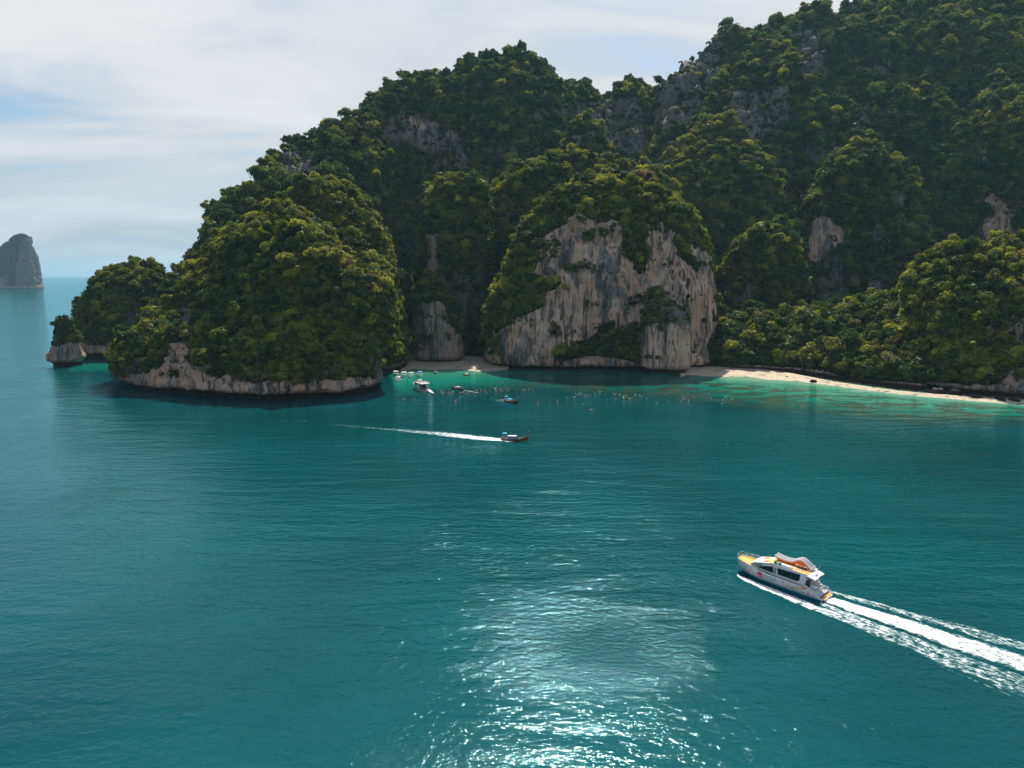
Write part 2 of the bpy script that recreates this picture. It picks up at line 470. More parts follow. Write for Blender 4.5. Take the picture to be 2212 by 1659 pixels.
def ridge(key, name, sky_pts, foot_pts, back, drop=0, q=1.7, cols=260, rows=120, base_rock=0.0, **kw):
    """a long mountain: crest line (sheet x, sheet y, distance), foot line (sheet x, distance)"""
    S = [(at_depth(a, b + drop, c)) for a, b, c in sky_pts]
    sx = np.array([p[0] for p in sky_pts], float)
    u = np.linspace(sx[0], sx[-1], cols)
    X = np.interp(u, sx, [p.x for p in S]); Yc = np.interp(u, sx, [p.y for p in S]); Zc = np.interp(u, sx, [p.z for p in S])
    fx = np.array([p[0] for p in foot_pts], float); fy = np.interp(u, fx, [p[1] for p in foot_pts])
    FX = (u - 1106) / FOC * (fy * CP + CH * SP)
    v = np.linspace(0, 1, rows)
    v1 = np.clip(v / 0.8, 0, 1)[:, None]; v2 = np.clip((v - 0.8) / 0.2, 0, 1)[:, None]
    ang = v1 * np.pi / 2
    g = 1 - np.abs(np.cos(ang)) ** (2 / q); h = np.abs(np.sin(ang)) ** (2 / q)
    PX = FX + (X - FX) * g; PY = fy + (Yc - fy) * g; PZ = -3 + (Zc + 3) * h
    PY = PY + back * v2; PZ = PZ - (Zc * 0.75) * v2 ** 1.5
    V = np.stack([PX, PY, PZ], -1).reshape(-1, 3)
    F = grid_faces(rows, cols, False)
    return register(key, name, V, F, base_rock, **kw)

ridge('massif', 'mountain', [(350,700,640),(362,645,640),(374,605,660),(388,565,680),(424,505,720),(454,442,750),(492,418,770),(532,392,790),(568,350,820),(620,310,860),(680,294,880),(720,268,910),(775,245,940),(788,220,950),(830,190,970),(880,170,1000),(950,160,1020),(976,155,1030),(985,140,1030),(1010,124,1040),(1060,117,1050),(1120,117,1050),(1160,135,1060),(1188,160,1060),(1199,190,1080),(1240,175,1120),(1270,183,1140),(1300,204,1150),(1330,186,1150),(1385,182,1150),(1398,205,1150),(1404,240,1160),(1450,280,1180)],
      [(335,620),(600,640),(790,740),(860,880),(1000,880),(1100,860),(1250,900),(1450,930)], 160, q=1.45, drop=9, gully=13, cols=420, rows=190, amp=(6, 7, 2.2), flute=2.5)
ridge('great_hill', 'mountain', [(1370,330,1130),(1400,250,1130),(1425,192,1130),(1460,156,1140),(1490,124,1150),(1520,102,1160),(1560,82,1180),(1600,68,1200),(1700,38,1230),(1745,26,1240),(1800,20,1250),(1850,6,1260),(1900,-25,1270),(2000,-60,1280),(2212,-90,1290),(2600,-100,1290)],
      [(1370,860),(1600,820),(1900,820),(2300,800),(2600,780)], 200, q=1.35, drop=17, gully=20, cols=380, rows=190, amp=(26, 11, 2.2), flute=2.5)
mass('far_shoulder', 'hill', [(1700,800),(1740,600),(1790,400),(1820,260),(1850,170),(1900,142),(1950,130),(1995,112)], [(2700,800),(2690,400),(2640,200),(2500,90),(2350,50),(2212,52),(2120,48),(2070,76)], 1080, 170, 100, lean=60, notch=0, ta=1.0, rows=100, cols=260, n=2.1, gully=16, amp=(16, 11, 2.2))
mass('right_hill', 'hill', [(1900,800),(1950,620),(1968,457),(1990,385),(2036,340),(2020,300),(2064,250),(2110,230)], [(2750,800),(2740,500),(2640,300),(2500,240),(2350,215),(2212,222),(2160,222)], 900, 150, 100, lean=60, notch=0, ta=0.9, rows=110, cols=280, n=2.1, flute=2.5, gully=14, amp=(15, 9, 2))
mass('shoulder', 'hill', [(1370,800),(1385,520),(1402,400),(1440,350),(1484,318),(1500,290),(1518,266),(1544,258)], [(1760,800),(1720,600),(1680,480),(1640,380),(1612,310),(1603,275),(1575,262)], 900, 110, 80, lean=50, notch=0, ta=0.9, rows=100, cols=200)
mass('peak', 'hill', [(1190,600),(1205,380),(1217,335),(1228,300),(1246,275)], [(1340,600),(1322,420),(1312,370),(1300,300),(1285,275),(1264,264)], 950, 45, 40, notch=0, rows=90, cols=130, amp=(3, 2, 1))
mass('back_ridge', 'hill', [(985,800),(1000,600),(1010,525),(1030,475),(1060,436),(1090,400),(1130,378),(1180,364)], [(1500,800),(1480,600),(1450,430),(1400,392),(1330,380),(1290,358),(1240,356)], 770, 70, 70, lean=20, notch=0, ta=0.7, rows=110, cols=240)
mass('spire', 'hill', [(898,800),(902,600),(910,480),(914,446),(935,418),(960,396)], [(1062,800),(1060,520),(1050,440),(1030,408),(1000,392),(985,390)], 735, 45, 50, notch=0, rows=110, cols=150, amp=(4, 2.5, 1))
mass('tower', 'hill', [(1700,800),(1722,590),(1743,482),(1757,424),(1783,376),(1812,340),(1840,315)], [(2030,800),(2000,600),(1968,460),(1972,424),(1952,387),(1918,357),(1893,332),(1866,313)], 830, 62, 70, lean=25, notch=0, ta=0.8, rows=110, cols=180, amp=(5, 3, 1.2), flute=2.5)
mass('lump', 'hill', [(1552,800),(1562,640),(1572,568),(1590,535),(1635,512),(1650,505)], [(1740,800),(1730,640),(1718,545),(1705,510),(1690,504)], 745, 50, 40, notch=0, rows=80, cols=140, amp=(4, 2.5, 1))
mass('dome', 'hill', [(560,830),(575,640),(610,520),(637,436),(660,412),(692,402)], [(882,800),(878,740),(868,690),(860,620),(848,572),(832,514),(808,468),(786,440),(738,406)], 610, 62, 60, lean=10, notch=2, ta=0.7, rows=120, cols=200, amp=(5, 3, 1.2))
mass('cape', 'headland', [(178,800),(176,700),(180,662),(206,640),(240,607),(262,590),(296,584)], [(430,800),(405,700),(380,640),(358,612),(345,597),(325,584)], 722, 46, 50, notch=7, ta=0.6, rows=90, cols=150, amp=(2, 2, 1), base_rock=7)
mass('stack', 'rock_stack', [(122,800),(104,778),(101,760),(113,737),(116,710),(122,694)], [(176,800),(181,768),(170,735),(156,702),(148,690),(138,688)], 622, 12, 12, notch=3, rows=80, cols=120, amp=(1.5, 1.6, 0.9), flute=1.2, base_rock=9)
mass('headland', 'headland', [(262,834),(246,800),(226,768),(228,752),(272,728),(335,697),(385,648),(420,592),(480,528),(560,478),(605,460)], [(836,860),(842,800),(849,720),(854,655),(838,617),(800,572),(760,538),(700,508),(645,486)], 532, 84, 50, skew=-0.34, lean=45, notch=6, n=2.3, ta=0.75, rows=150, cols=360, amp=(9, 7, 1.8), base_rock=6)
mass('small_tower', 'rock_tower', [(893,800),(896,700),(896,650),(905,625),(922,613)], [(1003,800),(1001,710),(988,672),(978,650),(958,615),(945,612)], 648, 20, 20, notch=3, rows=90, cols=130, amp=(2.5, 1.8, 1), flute=1.2, base_rock=6)
mass('cliff', 'cliff', [(1062,804),(1052,750),(1055,685),(1075,615),(1105,545),(1143,478),(1183,438),(1232,414),(1282,400)], [(1529,804),(1530,650),(1525,585),(1512,530),(1486,478),(1450,434),(1400,404),(1340,396)], 640, 56, 50, lean=22, notch=5, n=3.0, ta=0.62, rows=170, cols=420, amp=(5, 3.2, 1.4), flute=3.2, base_rock=9)
mass('pillar', 'rock_pillar', [(1392,812),(1387,770),(1388,700),(1395,650),(1413,632)], [(1484,812),(1489,770),(1487,705),(1478,685),(1452,655),(1432,632)], 577, 15, 30, notch=3, n=2.6, rows=90, cols=140, amp=(2, 1.3, 0.8), flute=1.4, base_rock=9)
ridge('foreslope', 'hillside', [(1500,730,670),(1560,700,665),(1640,682,655),(1700,690,650),(1800,672,640),(1900,660,620),(2000,645,610),(2060,650,660),(2500,640,700)],
      [(1500,606),(1560,596),(1700,570),(1800,532),(1900,500),(1990,480),(2040,530),(2100,600),(2500,640)], 60, q=1.4, cols=300, rows=90, amp=(4, 3, 1.5), base_rock=3.5)
mass('near_hill', 'hill', [(1985,860),(1990,770),(1996,645),(2010,606),(2050,568),(2100,549)], [(2620,860),(2600,640),(2500,560),(2350,535),(2212,540)], 490, 62, 60, skew=-0.16, lean=40, notch=4, n=2.5, ta=0.7, rows=120, cols=260, amp=(6, 4, 1.4), base_rock=6, flute=2.5)
mass('far_island', 'island', [(-260,622),(-255,590),(-200,560),(-120,550),(-60,552),(-12,543),(8,529),(26,512),(38,504)], [(84,622),(80,612),(77,590),(72,560),(66,530),(62,512),(58,505)], 4500, 140, 200, notch=0, n=2.6, ta=0.6, rows=90, cols=200, amp=(7, 6, 4), flute=5, gully=14, base_rock=10)
for k, v in (('cliff', 1), ('stack', 1)): pass

# sea: one sheet to the horizon, finer where the bay is
rows_y = np.concatenate([[-4000, -600, -100, 40, 70], np.arange(90, 220, 5), [240, 260, 320, 360], np.arange(385, 660, 1.6), np.geomspace(665, 45000, 46)])
us = np.concatenate([[-9, -4, -2], np.linspace(-1.15, 1.15, 420), [2, 4, 9]])
XX = us[None, :] * np.maximum(rows_y, 260)[:, None]
YY = np.repeat(rows_y[:, None], len(us), 1)
XX = np.clip(XX, -44000, 44000)
V = np.stack([XX, YY, np.zeros_like(XX)], -1).reshape(-1, 3)
F = grid_faces(len(rows_y), len(us), False)
px, py, dd = project(V)
sx = [840, 870, 900, 1000, 1100, 1200, 1400, 1550, 1700, 1900, 2000, 2212, 2500]
ysh = [800, 800, 798, 798, 800, 806, 812, 816, 822, 845, 855, 873, 890]
ydp = [850, 868, 866, 852, 852, 858, 874, 884, 900, 912, 918, 925, 945]
a = np.interp(px, sx, ysh); b = np.interp(px, sx, ydp)
sh = np.clip((b - py) / (b - a), 0, 1)
dim = np.interp(px, [1050, 1150, 1500, 1560], [1.0, 0.62, 0.62, 1.0])
sh = sh * dim * np.clip((px - 835) / 20, 0, 1) * (dd < 720)
sh = np.where((px > 150) & (px < 262) & (py > 783) & (py < 815) & (dd < 700), 0.45 * np.clip((815 - py) / 20, 0, 1) * np.clip((262 - px) / 30, 0, 1), sh)
reef = np.interp(px, [1000, 1100, 1250, 2400], [0, 0.5, 1, 1]) * np.clip((sh - 0.12) / 0.15, 0, 1) * np.clip((0.93 - sh) / 0.15, 0, 1)
me = mesh_np('sea', V, F, False)
attr(me, 'shallow', sh)
q_ = on_sea(1310, 1385); ruf = np.exp(-(((V[:, 0] - q_.x) / 17) ** 2 + ((V[:, 1] - q_.y) / 16) ** 2)) * 0.9  # rougher ripple patch, added to gather the sun glint here
attr(me, 'glint_ruffle', ruf); attr(me, 'reef', reef)
sea = link('sea', me, WATER); sea['kind'] = 'structure'

# beaches
def beach(name, water, back, zb):
    n = 80; xs = np.linspace(water[0][0], water[-1][0], n)
    wy = np.interp(xs, [p[0] for p in water], [p[1] for p in water])
    by = np.interp(xs, [p[0] for p in back], [p[1] for p in back])
    m = 12; V = []
    for j in range(m):
        f = j / (m - 1)
        for i in range(n):
            a_ = on_sea(xs[i], wy[i]); b_ = on_sea(xs[i], by[i])
            p = a_.lerp(b_, f)
            V.append((p.x, p.y, -0.25 + (zb + 0.25) * f + 0.12 * math.sin(p.x * 0.21 + p.y * 0.1)))
    V = np.array(V)
    V[:, 2] += fbm(V * 0.15, 3, 8) * 0.25
    me = mesh_np(name, V, grid_faces(m, n, False))
    o = link(name, me, SAND); o['kind'] = 'structure'
    return o
beach('beach', [(1470,815),(1540,815),(1600,817),(1700,824),(1800,834),(1900,847),(2000,858),(2100,867),(2212,875),(2350,885)],
      [(1470,797),(1540,795),(1600,796),(1700,808),(1800,828),(1900,843),(1960,850),(2000,853),(2100,861),(2212,868),(2350,874)], 1.4)
beach('beach', [(835,803),(880,801),(930,800),(990,800),(1040,804),(1075,803),(1100,796)],
      [(835,772),(880,772),(940,774),(1000,775),(1040,778),(1075,785),(1100,794)], 3.0)
# ------------------------------------------------------------------ trees
def crown_mesh(name, seed, lobes, spread, flat, mt, nleaf=640, leaf=0.115):
    """unit crown (about 1 m radius) of leaf clumps around several lobes"""
    r = np.random.default_rng(seed)
    C = []; R = []
    for i in range(lobes):
        a = r.uniform(0, 2 * np.pi); d = spread * np.sqrt(r.uniform(0, 1))
        C.append((d * np.cos(a), d * np.sin(a), r.uniform(-0.35, 0.45) * flat + 0.25 * (1 - d))); R.append(r.uniform(0.30, 0.52))
    C = np.array(C); R = np.array(R)
    k = r.integers(0, lobes, nleaf)
    u = r.normal(size=(nleaf, 3)); u[:, 2] = u[:, 2] * 0.9 + 0.25; u /= np.linalg.norm(u, axis=1)[:, None]
    P = C[k] + u * (R[k] * r.uniform(0.55, 1.22, nleaf))[:, None] * np.array([1, 1, 0.8])
    nrm = u + r.normal(scale=0.55, size=u.shape); nrm /= np.linalg.norm(nrm, axis=1)[:, None]
    t1 = np.cross(nrm, r.normal(size=u.shape)); t1 /= np.linalg.norm(t1, axis=1)[:, None]
    t2 = np.cross(nrm, t1)
    s = (leaf * r.uniform(0.6, 1.5, nleaf))[:, None]
    e = s * r.uniform(0.6, 1.0, nleaf)[:, None]
    V = np.stack([P - t1 * s, P - t2 * e + nrm * 0.02, P + t1 * s, P + t2 * e - nrm * 0.03], 1).reshape(-1, 3)
    F = np.arange(len(V)).reshape(-1, 4)
    me = mesh_np(name, V, F, False)
    me.materials.append(mt)
    return me
def trunk_mesh(seed):
    bm = bmesh.new(); r = random.Random(seed)
    def limb(p0, p1, r0, r1, n=6):
        d = (p1 - p0).normalized(); s = d.orthogonal().normalized(); q = d.cross(s)
        a = []; b = []
        for i in range(n):
            t = 2 * math.pi * i / n
            o = s * math.cos(t) + q * math.sin(t)
            a.append(bm.verts.new(p0 + o * r0)); b.append(bm.verts.new(p1 + o * r1))
        for i in range(n): bm.faces.new((a[i], a[(i + 1) % n], b[(i + 1) % n], b[i]))
    top = Vector((r.uniform(-.1, .1), r.uniform(-.1, .1), -0.25))
    limb(Vector((0, 0, -1.5)), top, 0.07, 0.045)
    for i in range(4):
        t = i * 1.57 + r.uniform(-.4, .4)
        limb(top, top + Vector((math.cos(t) * 0.5, math.sin(t) * 0.5, r.uniform(0.25, 0.5))), 0.04, 0.012)
    me = bpy.data.meshes.new('trunk'); bm.to_mesh(me); bm.free(); me.materials.append(BARK)
    return me
KINDS = [('dark green', 9, 0.62, 0.9), ('mid green', 11, 0.65, 1.0), ('mid green', 8, 0.60, 1.3), ('olive', 10, 0.68, 0.7), ('olive', 7, 0.55, 1.2),
         ('yellow-green', 9, 0.66, 0.6), ('brownish', 8, 0.60, 0.9), ('grey-green', 10, 0.62, 1.0), ('dark green', 12, 0.70, 0.6)]
CROWNS = [crown_mesh('crown', 100 + i, lb, sp, fl, LEAF[c]) for i, (c, lb, sp, fl) in enumerate(KINDS)]
TRUNKS = [trunk_mesh(i) for i in range(3)]
PROB = np.array([0.18, 0.16, 0.14, 0.14, 0.11, 0.09, 0.03, 0.05, 0.08]); PROB = PROB / PROB.sum()

# coarse depth map of the land, to know which trees stand in view
ZW, ZH, ZS = 560, 420, 4.0
zbuf = np.full((ZH, ZW), 1e9)
for k, h in HILLS.items():
    Vh = h['V']; Fh = h['F']
    for w in ([.25, .25, .25, .25], [.6, .2, .1, .1], [.1, .6, .2, .1], [.1, .1, .6, .2], [.2, .1, .1, .6]):
        c = sum(Vh[Fh[:, i]] * w[i] for i in range(4))
        x, y, d = project(c); xi = (x / ZS).astype(int); yi = (y / ZS).astype(int)
        m = (xi >= 0) & (xi < ZW) & (yi >= 0) & (yi < ZH)
        np.minimum.at(zbuf, (yi[m], xi[m]), d[m])
def visible(P, slack):
    x, y, d = project(P); xi = np.clip((x / ZS).astype(int), 1, ZW - 2); yi = np.clip((y / ZS).astype(int), 1, ZH - 2)
    zz = np.max([zbuf[yi + a, xi + b] for a in (-1, 0, 1) for b in (-1, 0, 1)], axis=0)
    return d < zz + slack, x, y, d

TREES = []      # rows: x y z scale rot kind  + hill index
hill_keys = list(HILLS)
SIZE = {'headland': 2.9, 'near_hill': 3.3, 'foreslope': 3.9, 'cliff': 3.0, 'pillar': 1.9, 'stack': 1.7, 'small_tower': 2.3,
        'cape': 3.2, 'dome': 3.0, 'massif': 4.6, 'great_hill': 4.8, 'far_shoulder': 6.0, 'right_hill': 5.0, 'shoulder': 4.6,
        'peak': 4.0, 'back_ridge': 4.2, 'spire': 3.8, 'tower': 4.2, 'lump': 4.0}
for hi, k in enumerate(hill_keys):
    if k == 'far_island': continue
    h = HILLS[k]; Vh, Fh = h['V'], h['F']
    base = SIZE[k]
    c = Vh[Fh].mean(1)
    n = np.cross(Vh[Fh[:, 2]] - Vh[Fh[:, 0]], Vh[Fh[:, 3]] - Vh[Fh[:, 1]])
    ar = np.linalg.norm(n, axis=1) / 2; n = n / np.maximum(ar[:, None] * 2, 1e-9)
    if (n[:, 1].mean() > 0) and k in ('massif', 'great_hill', 'foreslope'): n = -n
    view = np.array([0, 0, CH]) - c; dist = np.linalg.norm(view, axis=1); view /= dist[:, None]
    facing = (n * view).sum(1)
    rock = h['rock'][Fh].mean(1)
    palef = h['pale'][Fh].mean(1)
    dens = np.where(rock > 0.5, np.where(palef < 0.45, 0.13, 0.006), 1.0)
    ledge = fbm(c * np.array([0.06, 0.06, 0.09]), 3, 91)
    dens = np.where((rock > 0.5) & (ledge > 0.24), 0.8, dens)
    dens = dens * np.where(c[:, 2] < 3.5, 0, 1) * np.where((rock > .5) & (c[:, 2] < 12), 0.0, 1)
    dens = dens * (facing > -0.35) * np.clip(0.55 + facing, 0.3, 1)
    rate = ar * dens / (base * base * 0.62)
    for scale_k, mult in ((0.92, 0.95), (0.45, 1.9)):
        lam = rate * mult
        cnt = RNG.poisson(lam)
        idx = np.repeat(np.arange(len(Fh)), cnt)
        if len(idx) == 0: continue
        a, b = RNG.random(len(idx)), RNG.random(len(idx))
        P = (Vh[Fh[idx, 0]] * ((1 - a) * (1 - b))[:, None] + Vh[Fh[idx, 1]] * (a * (1 - b))[:, None]
             + Vh[Fh[idx, 2]] * (a * b)[:, None] + Vh[Fh[idx, 3]] * ((1 - a) * b)[:, None])
        nn = n[idx]
        s = base * scale_k * RNG.lognormal(0, 0.40, len(idx))
        s = np.clip(s, 0.7, base * 2.2)
        rk = rock[idx] > 0.5
        s = np.where(rk, s * 0.55, s)
        # crowns stand on the slope: raised upward on gentle ground, hugging the wall on steep ground
        up = np.clip(nn[:, 2], 0, 1)
        P = P + nn * (s * 0.35)[:, None]
        P[:, 2] += s * (0.15 + 0.9 * up)
        ok, x, y, d = visible(P, 14 + s * 2)
        infr = (x > -150) & (x < 2360) & (y > -160)
        kd = RNG.choice(len(KINDS), len(idx), p=PROB)
        if k in ('cliff', 'near_hill', 'headland'):
            kd = np.where(RNG.random(len(idx)) < (0.25 if k != 'headland' else 0.10), 5, kd)
        # species grow in loose stands
        stand = fbm(P / 45.0, 2, 13)
        kd = np.where((stand > 0.25) & (RNG.random(len(idx)) < 0.5), 3 + (kd % 3), kd)
        kd = np.where((stand < -0.25) & (RNG.random(len(idx)) < 0.5), np.where(kd % 2, 0, 8), kd)
        lit = P[:, 2] > 0
        if k in ('foreslope', 'great_hill', 'tower', 'massif'): kd = np.where(RNG.random(len(idx)) < 0.35, np.where(kd % 2, 0, 8), kd)
        keep = ok & infr & lit
        T = np.column_stack([P, s, RNG.uniform(0, 6.283, len(idx)), kd, np.full(len(idx), hi), x, y, d])
        TREES.append(T[keep])
TREES = np.vstack(TREES)
# the 300 that show largest
vis2, _, _, _ = visible(TREES[:, :3], 3)
score = TREES[:, 3] / TREES[:, 9] * vis2 * ((TREES[:, 7] > 5) & (TREES[:, 7] < 2207) & (TREES[:, 8] > 5))
order = np.argsort(-score)
NEAR = TREES[order[:300]]; REST = TREES[order[300:]]
print('trees', len(TREES))

PLACE = {'headland': 'left headland', 'near_hill': 'near right-edge hill', 'foreslope': 'slope behind right beach',
         'cliff': 'pale central cliff', 'pillar': 'pillar before the cliff', 'stack': 'small sea stack', 'small_tower': 'dark cove tower',
         'cape': 'far left cape', 'dome': 'dome behind headland', 'massif': 'central mountain', 'great_hill': 'great right mountain',
         'far_shoulder': 'upper right shoulder', 'right_hill': 'right hill', 'shoulder': 'shoulder right of centre', 'peak': 'small central peak',
         'back_ridge': 'ridge behind the cliff', 'spire': 'spire above the cove', 'tower': 'pointed right tower', 'lump': 'knoll behind the beach'}
def band(v, lo, hi, words):
    f = (v - lo) / max(hi - lo, 1e-6)
    return words[max(0, min(len(words) - 1, int(f * len(words))))]
infos = []
byhill = {}
for r in NEAR: byhill.setdefault(int(r[6]), []).append(r)
ordn = ['', 'second ', 'third ', 'fourth ', 'fifth ', 'sixth ', 'seventh ', 'eighth ', 'ninth ', 'tenth ']
lab = {}
for i, r in enumerate(NEAR):
    hi = int(r[6]); g_ = byhill[hi]; xs_ = [q[7] for q in g_]; ys_ = [q[8] for q in g_]; ss = [q[3] for q in NEAR]
    colr = KINDS[int(r[5])][0]
    shape = 'flat-topped' if KINDS[int(r[5])][3] < 0.8 else ('tall' if KINDS[int(r[5])][3] > 1.1 else 'round')
    hz = band(r[7], min(xs_), max(xs_), ['far left', 'left', 'middle', 'right', 'far right'])
    vt = band(r[8], min(ys_), max(ys_), ['topmost', 'upper', 'middle', 'lower', 'lowest'])
    key = f"{colr} {shape} tree on {PLACE[hill_keys[hi]]}, {vt} {hz}"
    lab.setdefault(key, []).append(i)
names = [None] * len(NEAR)
for key, ii in lab.items():
    ii.sort(key=lambda i: NEAR[i][7])
    for j, i in enumerate(ii):
        if len(ii) == 1: names[i] = key
        else:
            names[i] = key.replace(' tree on', f' tree, {ordn[min(j, 9)]}from left, on') if j else key.replace(' tree on', ' tree, first from left, on')
TREE_SRC = {}
for i, r in enumerate(NEAR):
    t_ = empty('tree', (r[0], r[1], r[2] - r[3] * 1.5), r[4])
    t_.scale = (r[3] * RNG.uniform(.85, 1.25), r[3] * RNG.uniform(.85, 1.25), r[3] * RNG.uniform(.75, 1.2))
    tag(t_, names[i], 'tree', 'single trees nearest to the camera on the slopes')
    c_ = bpy.data.objects.new('crown', CROWNS[int(r[5])]); COL.objects.link(c_); c_.parent = t_; c_.location = (0, 0, 1.5)
    k_ = bpy.data.objects.new('trunk', TRUNKS[i % 3]); COL.objects.link(k_); k_.parent = t_; k_.location = (0, 0, 1.5)
    TREE_SRC.setdefault(int(r[5]), c_)
for q in range(len(KINDS)):
    if q not in TREE_SRC: TREE_SRC[q] = list(TREE_SRC.values())[0]

# the rest of the forest: one object, a crown instanced on every point
for px_, py_, Y_, sc_, lb_ in [(447, 436, 752, 3.2, 'spindly bare-trunked tree leaning over the skyline of the left ridge'), (480, 412, 772, 3.4, 'wide-crowned skyline tree just right of the spindly one'),
        (372, 572, 668, 2.8, 'small lone tree on the steep skyline above the far left cape'), (1404, 226, 1150, 4.6, 'lone tree standing in the saddle before the great right mountain'), (953, 163, 1020, 4.4, 'rounded tree poking above the central mountain skyline'), (152, 702, 620, 1.5, 'small leaning tree on the right side of the sea stack')]:
    p_ = at_depth(px_, py_, Y_); t_ = empty('tree', (p_.x, p_.y, p_.z - sc_ * 1.8), px_ * 0.37); t_.scale = (sc_,) * 3
    tag(t_, lb_, 'tree', 'lone trees on the skyline')
    c_ = bpy.data.objects.new('crown', CROWNS[3]); COL.objects.link(c_); c_.parent = t_; c_.location = (0.35, 0, 1.9); c_.scale = (1, 1, .75)
    k_ = bpy.data.objects.new('trunk', TRUNKS[1]); COL.objects.link(k_); k_.parent = t_; k_.location = (0, 0, 1.8); k_.rotation_euler = (0, .15, 0); k_.scale = (1, 1, 1.6)
me = bpy.data.meshes.new('forest')
me.vertices.add(len(REST)); me.vertices.foreach_set('co', REST[:, :3].astype(np.float32).ravel())
attr(me, 'size', REST[:, 3]); attr(me, 'turn', REST[:, 4]); attr(me, 'sort', REST[:, 5])
for q_, (a_, b_) in dict(wx=(.75, 1.4), wy=(.75, 1.4), wz=(.6, 1.35), tx=(-.4, .4), ty=(-.4, .4)).items(): attr(me, q_, RNG.uniform(a_, b_, len(REST)))
forest = link('forest', me); forest['kind'] = 'stuff'; forest['label'] = 'dense tropical forest covering the limestone hills'; forest['category'] = 'forest'
ng = bpy.data.node_groups.new('forest_growth', 'GeometryNodeTree')
ng.interface.new_socket('Geometry', in_out='INPUT', socket_type='NodeSocketGeometry')
ng.interface.new_socket('Geometry', in_out='OUTPUT', socket_type='NodeSocketGeometry')
G = NT(ng)
gi = G.new('NodeGroupInput'); go = G.new('NodeGroupOutput')
jn = G.new('GeometryNodeJoinGeometry')
for q in reversed(range(len(KINDS))):
    oi = G.new('GeometryNodeObjectInfo', transform_space='ORIGINAL')
    oi.inputs['Object'].default_value = TREE_SRC[q]
    gt = G.new('GeometryNodeGeometryToInstance', {0: oi.outputs['Geometry']})
    ng.links.new(gt.outputs[0], jn.inputs[0])
def named(n, ty='FLOAT'):
    return G.new('GeometryNodeInputNamedAttribute', {'Name': n}, data_type=ty).outputs[0]
rot = G.new('ShaderNodeCombineXYZ', {0: named('tx'), 1: named('ty'), 2: named('turn')}).outputs[0]
iop = G.new('GeometryNodeInstanceOnPoints', {'Points': gi.outputs[0], 'Instance': jn.outputs[0], 'Pick Instance': True})
rn = G.new('FunctionNodeFloatToInt', {0: named('sort')}); ng.links.new(rn.outputs[0], iop.inputs['Instance Index'])
ng.links.new(rot, iop.inputs['Rotation'])
sz = named('size'); cz = G.new('ShaderNodeCombineXYZ', {0: G.math('MULTIPLY', sz, named('wx')), 1: G.math('MULTIPLY', sz, named('wy')), 2: G.math('MULTIPLY', sz, named('wz'))}); ng.links.new(cz.outputs[0], iop.inputs['Scale'])
ng.links.new(iop.outputs[0], go.inputs[0])
md = forest.modifiers.new('growth', 'NODES'); md.node_group = ng
# ------------------------------------------------------------------ boats
def part(parent, name, bm, mt, smooth=False, kind=None, label=None):
    me = bpy.data.meshes.new(name); bmesh.ops.recalc_face_normals(bm, faces=bm.faces); bm.to_mesh(me); bm.free()
    o = link(name, me, mt, parent, smooth)
    if kind: o['kind'] = kind
    if label: o['label'] = label
    return o
def box(bm, x0, x1, y0, y1, z0, z1, bev=0.0):
    r = bmesh.ops.create_cube(bm, size=1.0)['verts']
    for v in r:
        v.co = Vector(((x0 + x1) / 2 + v.co.x * (x1 - x0), (y0 + y1) / 2 + v.co.y * (y1 - y0), (z0 + z1) / 2 + v.co.z * (z1 - z0)))
    if bev:
        es = list({e for v in r for e in v.link_edges})
        bmesh.ops.bevel(bm, geom=es, offset=bev, segments=2, affect='EDGES')
def tube(bm, pts, r, n=6, r2=None):
    pts = [Vector(p) for p in pts]; rings = []
    for i, p in enumerate(pts):
        d = (pts[min(i + 1, len(pts) - 1)] - pts[max(i - 1, 0)]).normalized()
        s = d.cross(Vector((0, 0, 1)));
        if s.length < 0.05: s = d.cross(Vector((1, 0, 0)))
        s.normalize(); q = d.cross(s)
        rr = r if r2 is None else r + (r2 - r) * i / (len(pts) - 1)
        rings.append([bm.verts.new(p + (s * math.cos(2 * math.pi * k / n) + q * math.sin(2 * math.pi * k / n)) * rr) for k in range(n)])
    for a, b in zip(rings, rings[1:]):
        for k in range(n): bm.faces.new((a[k], a[(k + 1) % n], b[(k + 1) % n], b[k]))
    bm.faces.new(rings[0]); bm.faces.new(rings[-1][::-1])
def prism(bm, poly, y0, y1, axis='y'):
    """polygon in (x,z) extruded along y, or in (x,y) extruded along z"""
    f = (lambda a, b, c: (a, c, b)) if axis == 'y' else (lambda a, b, c: (a, b, c))
    A = [bm.verts.new(f(a, b, y0)) for a, b in poly]; B = [bm.verts.new(f(a, b, y1)) for a, b in poly]
    bm.faces.new(A); bm.faces.new(B[::-1])
    for i in range(len(poly)):
        j = (i + 1) % len(poly); bm.faces.new((A[i], B[i], B[j], A[j]))
def loft(bm, secs, close_ends=True, wrap=False):
    R = [[bm.verts.new(p) for p in s] for s in secs]
    for a, b in zip(R, R[1:]):
        m = len(a)
        for k in range(m if wrap else m - 1): bm.faces.new((a[k], a[(k + 1) % m], b[(k + 1) % m], b[k]))
    if close_ends:
        for e in (R[0], R[-1][::-1]):
            try: bm.faces.new(e)
            except ValueError: pass
def hull(bm, st):
    """stations (x, half beam at deck, half beam at water, deck z, keel z); open-topped shell with an inner wall"""
    secs = []
    for x, bd, bw, zd, zk in st:
        s = []
        for sg in (1, -1):
            col = [(x, sg * bd, zd), (x, sg * (bd * .45 + bw * .55), zd * .45), (x, sg * bw, 0.0), (x, sg * bw * .55, zk * .8), (x, 0, zk)]
            s += col if sg == 1 else col[::-1][1:]
        secs.append(s)
    loft(bm, secs)
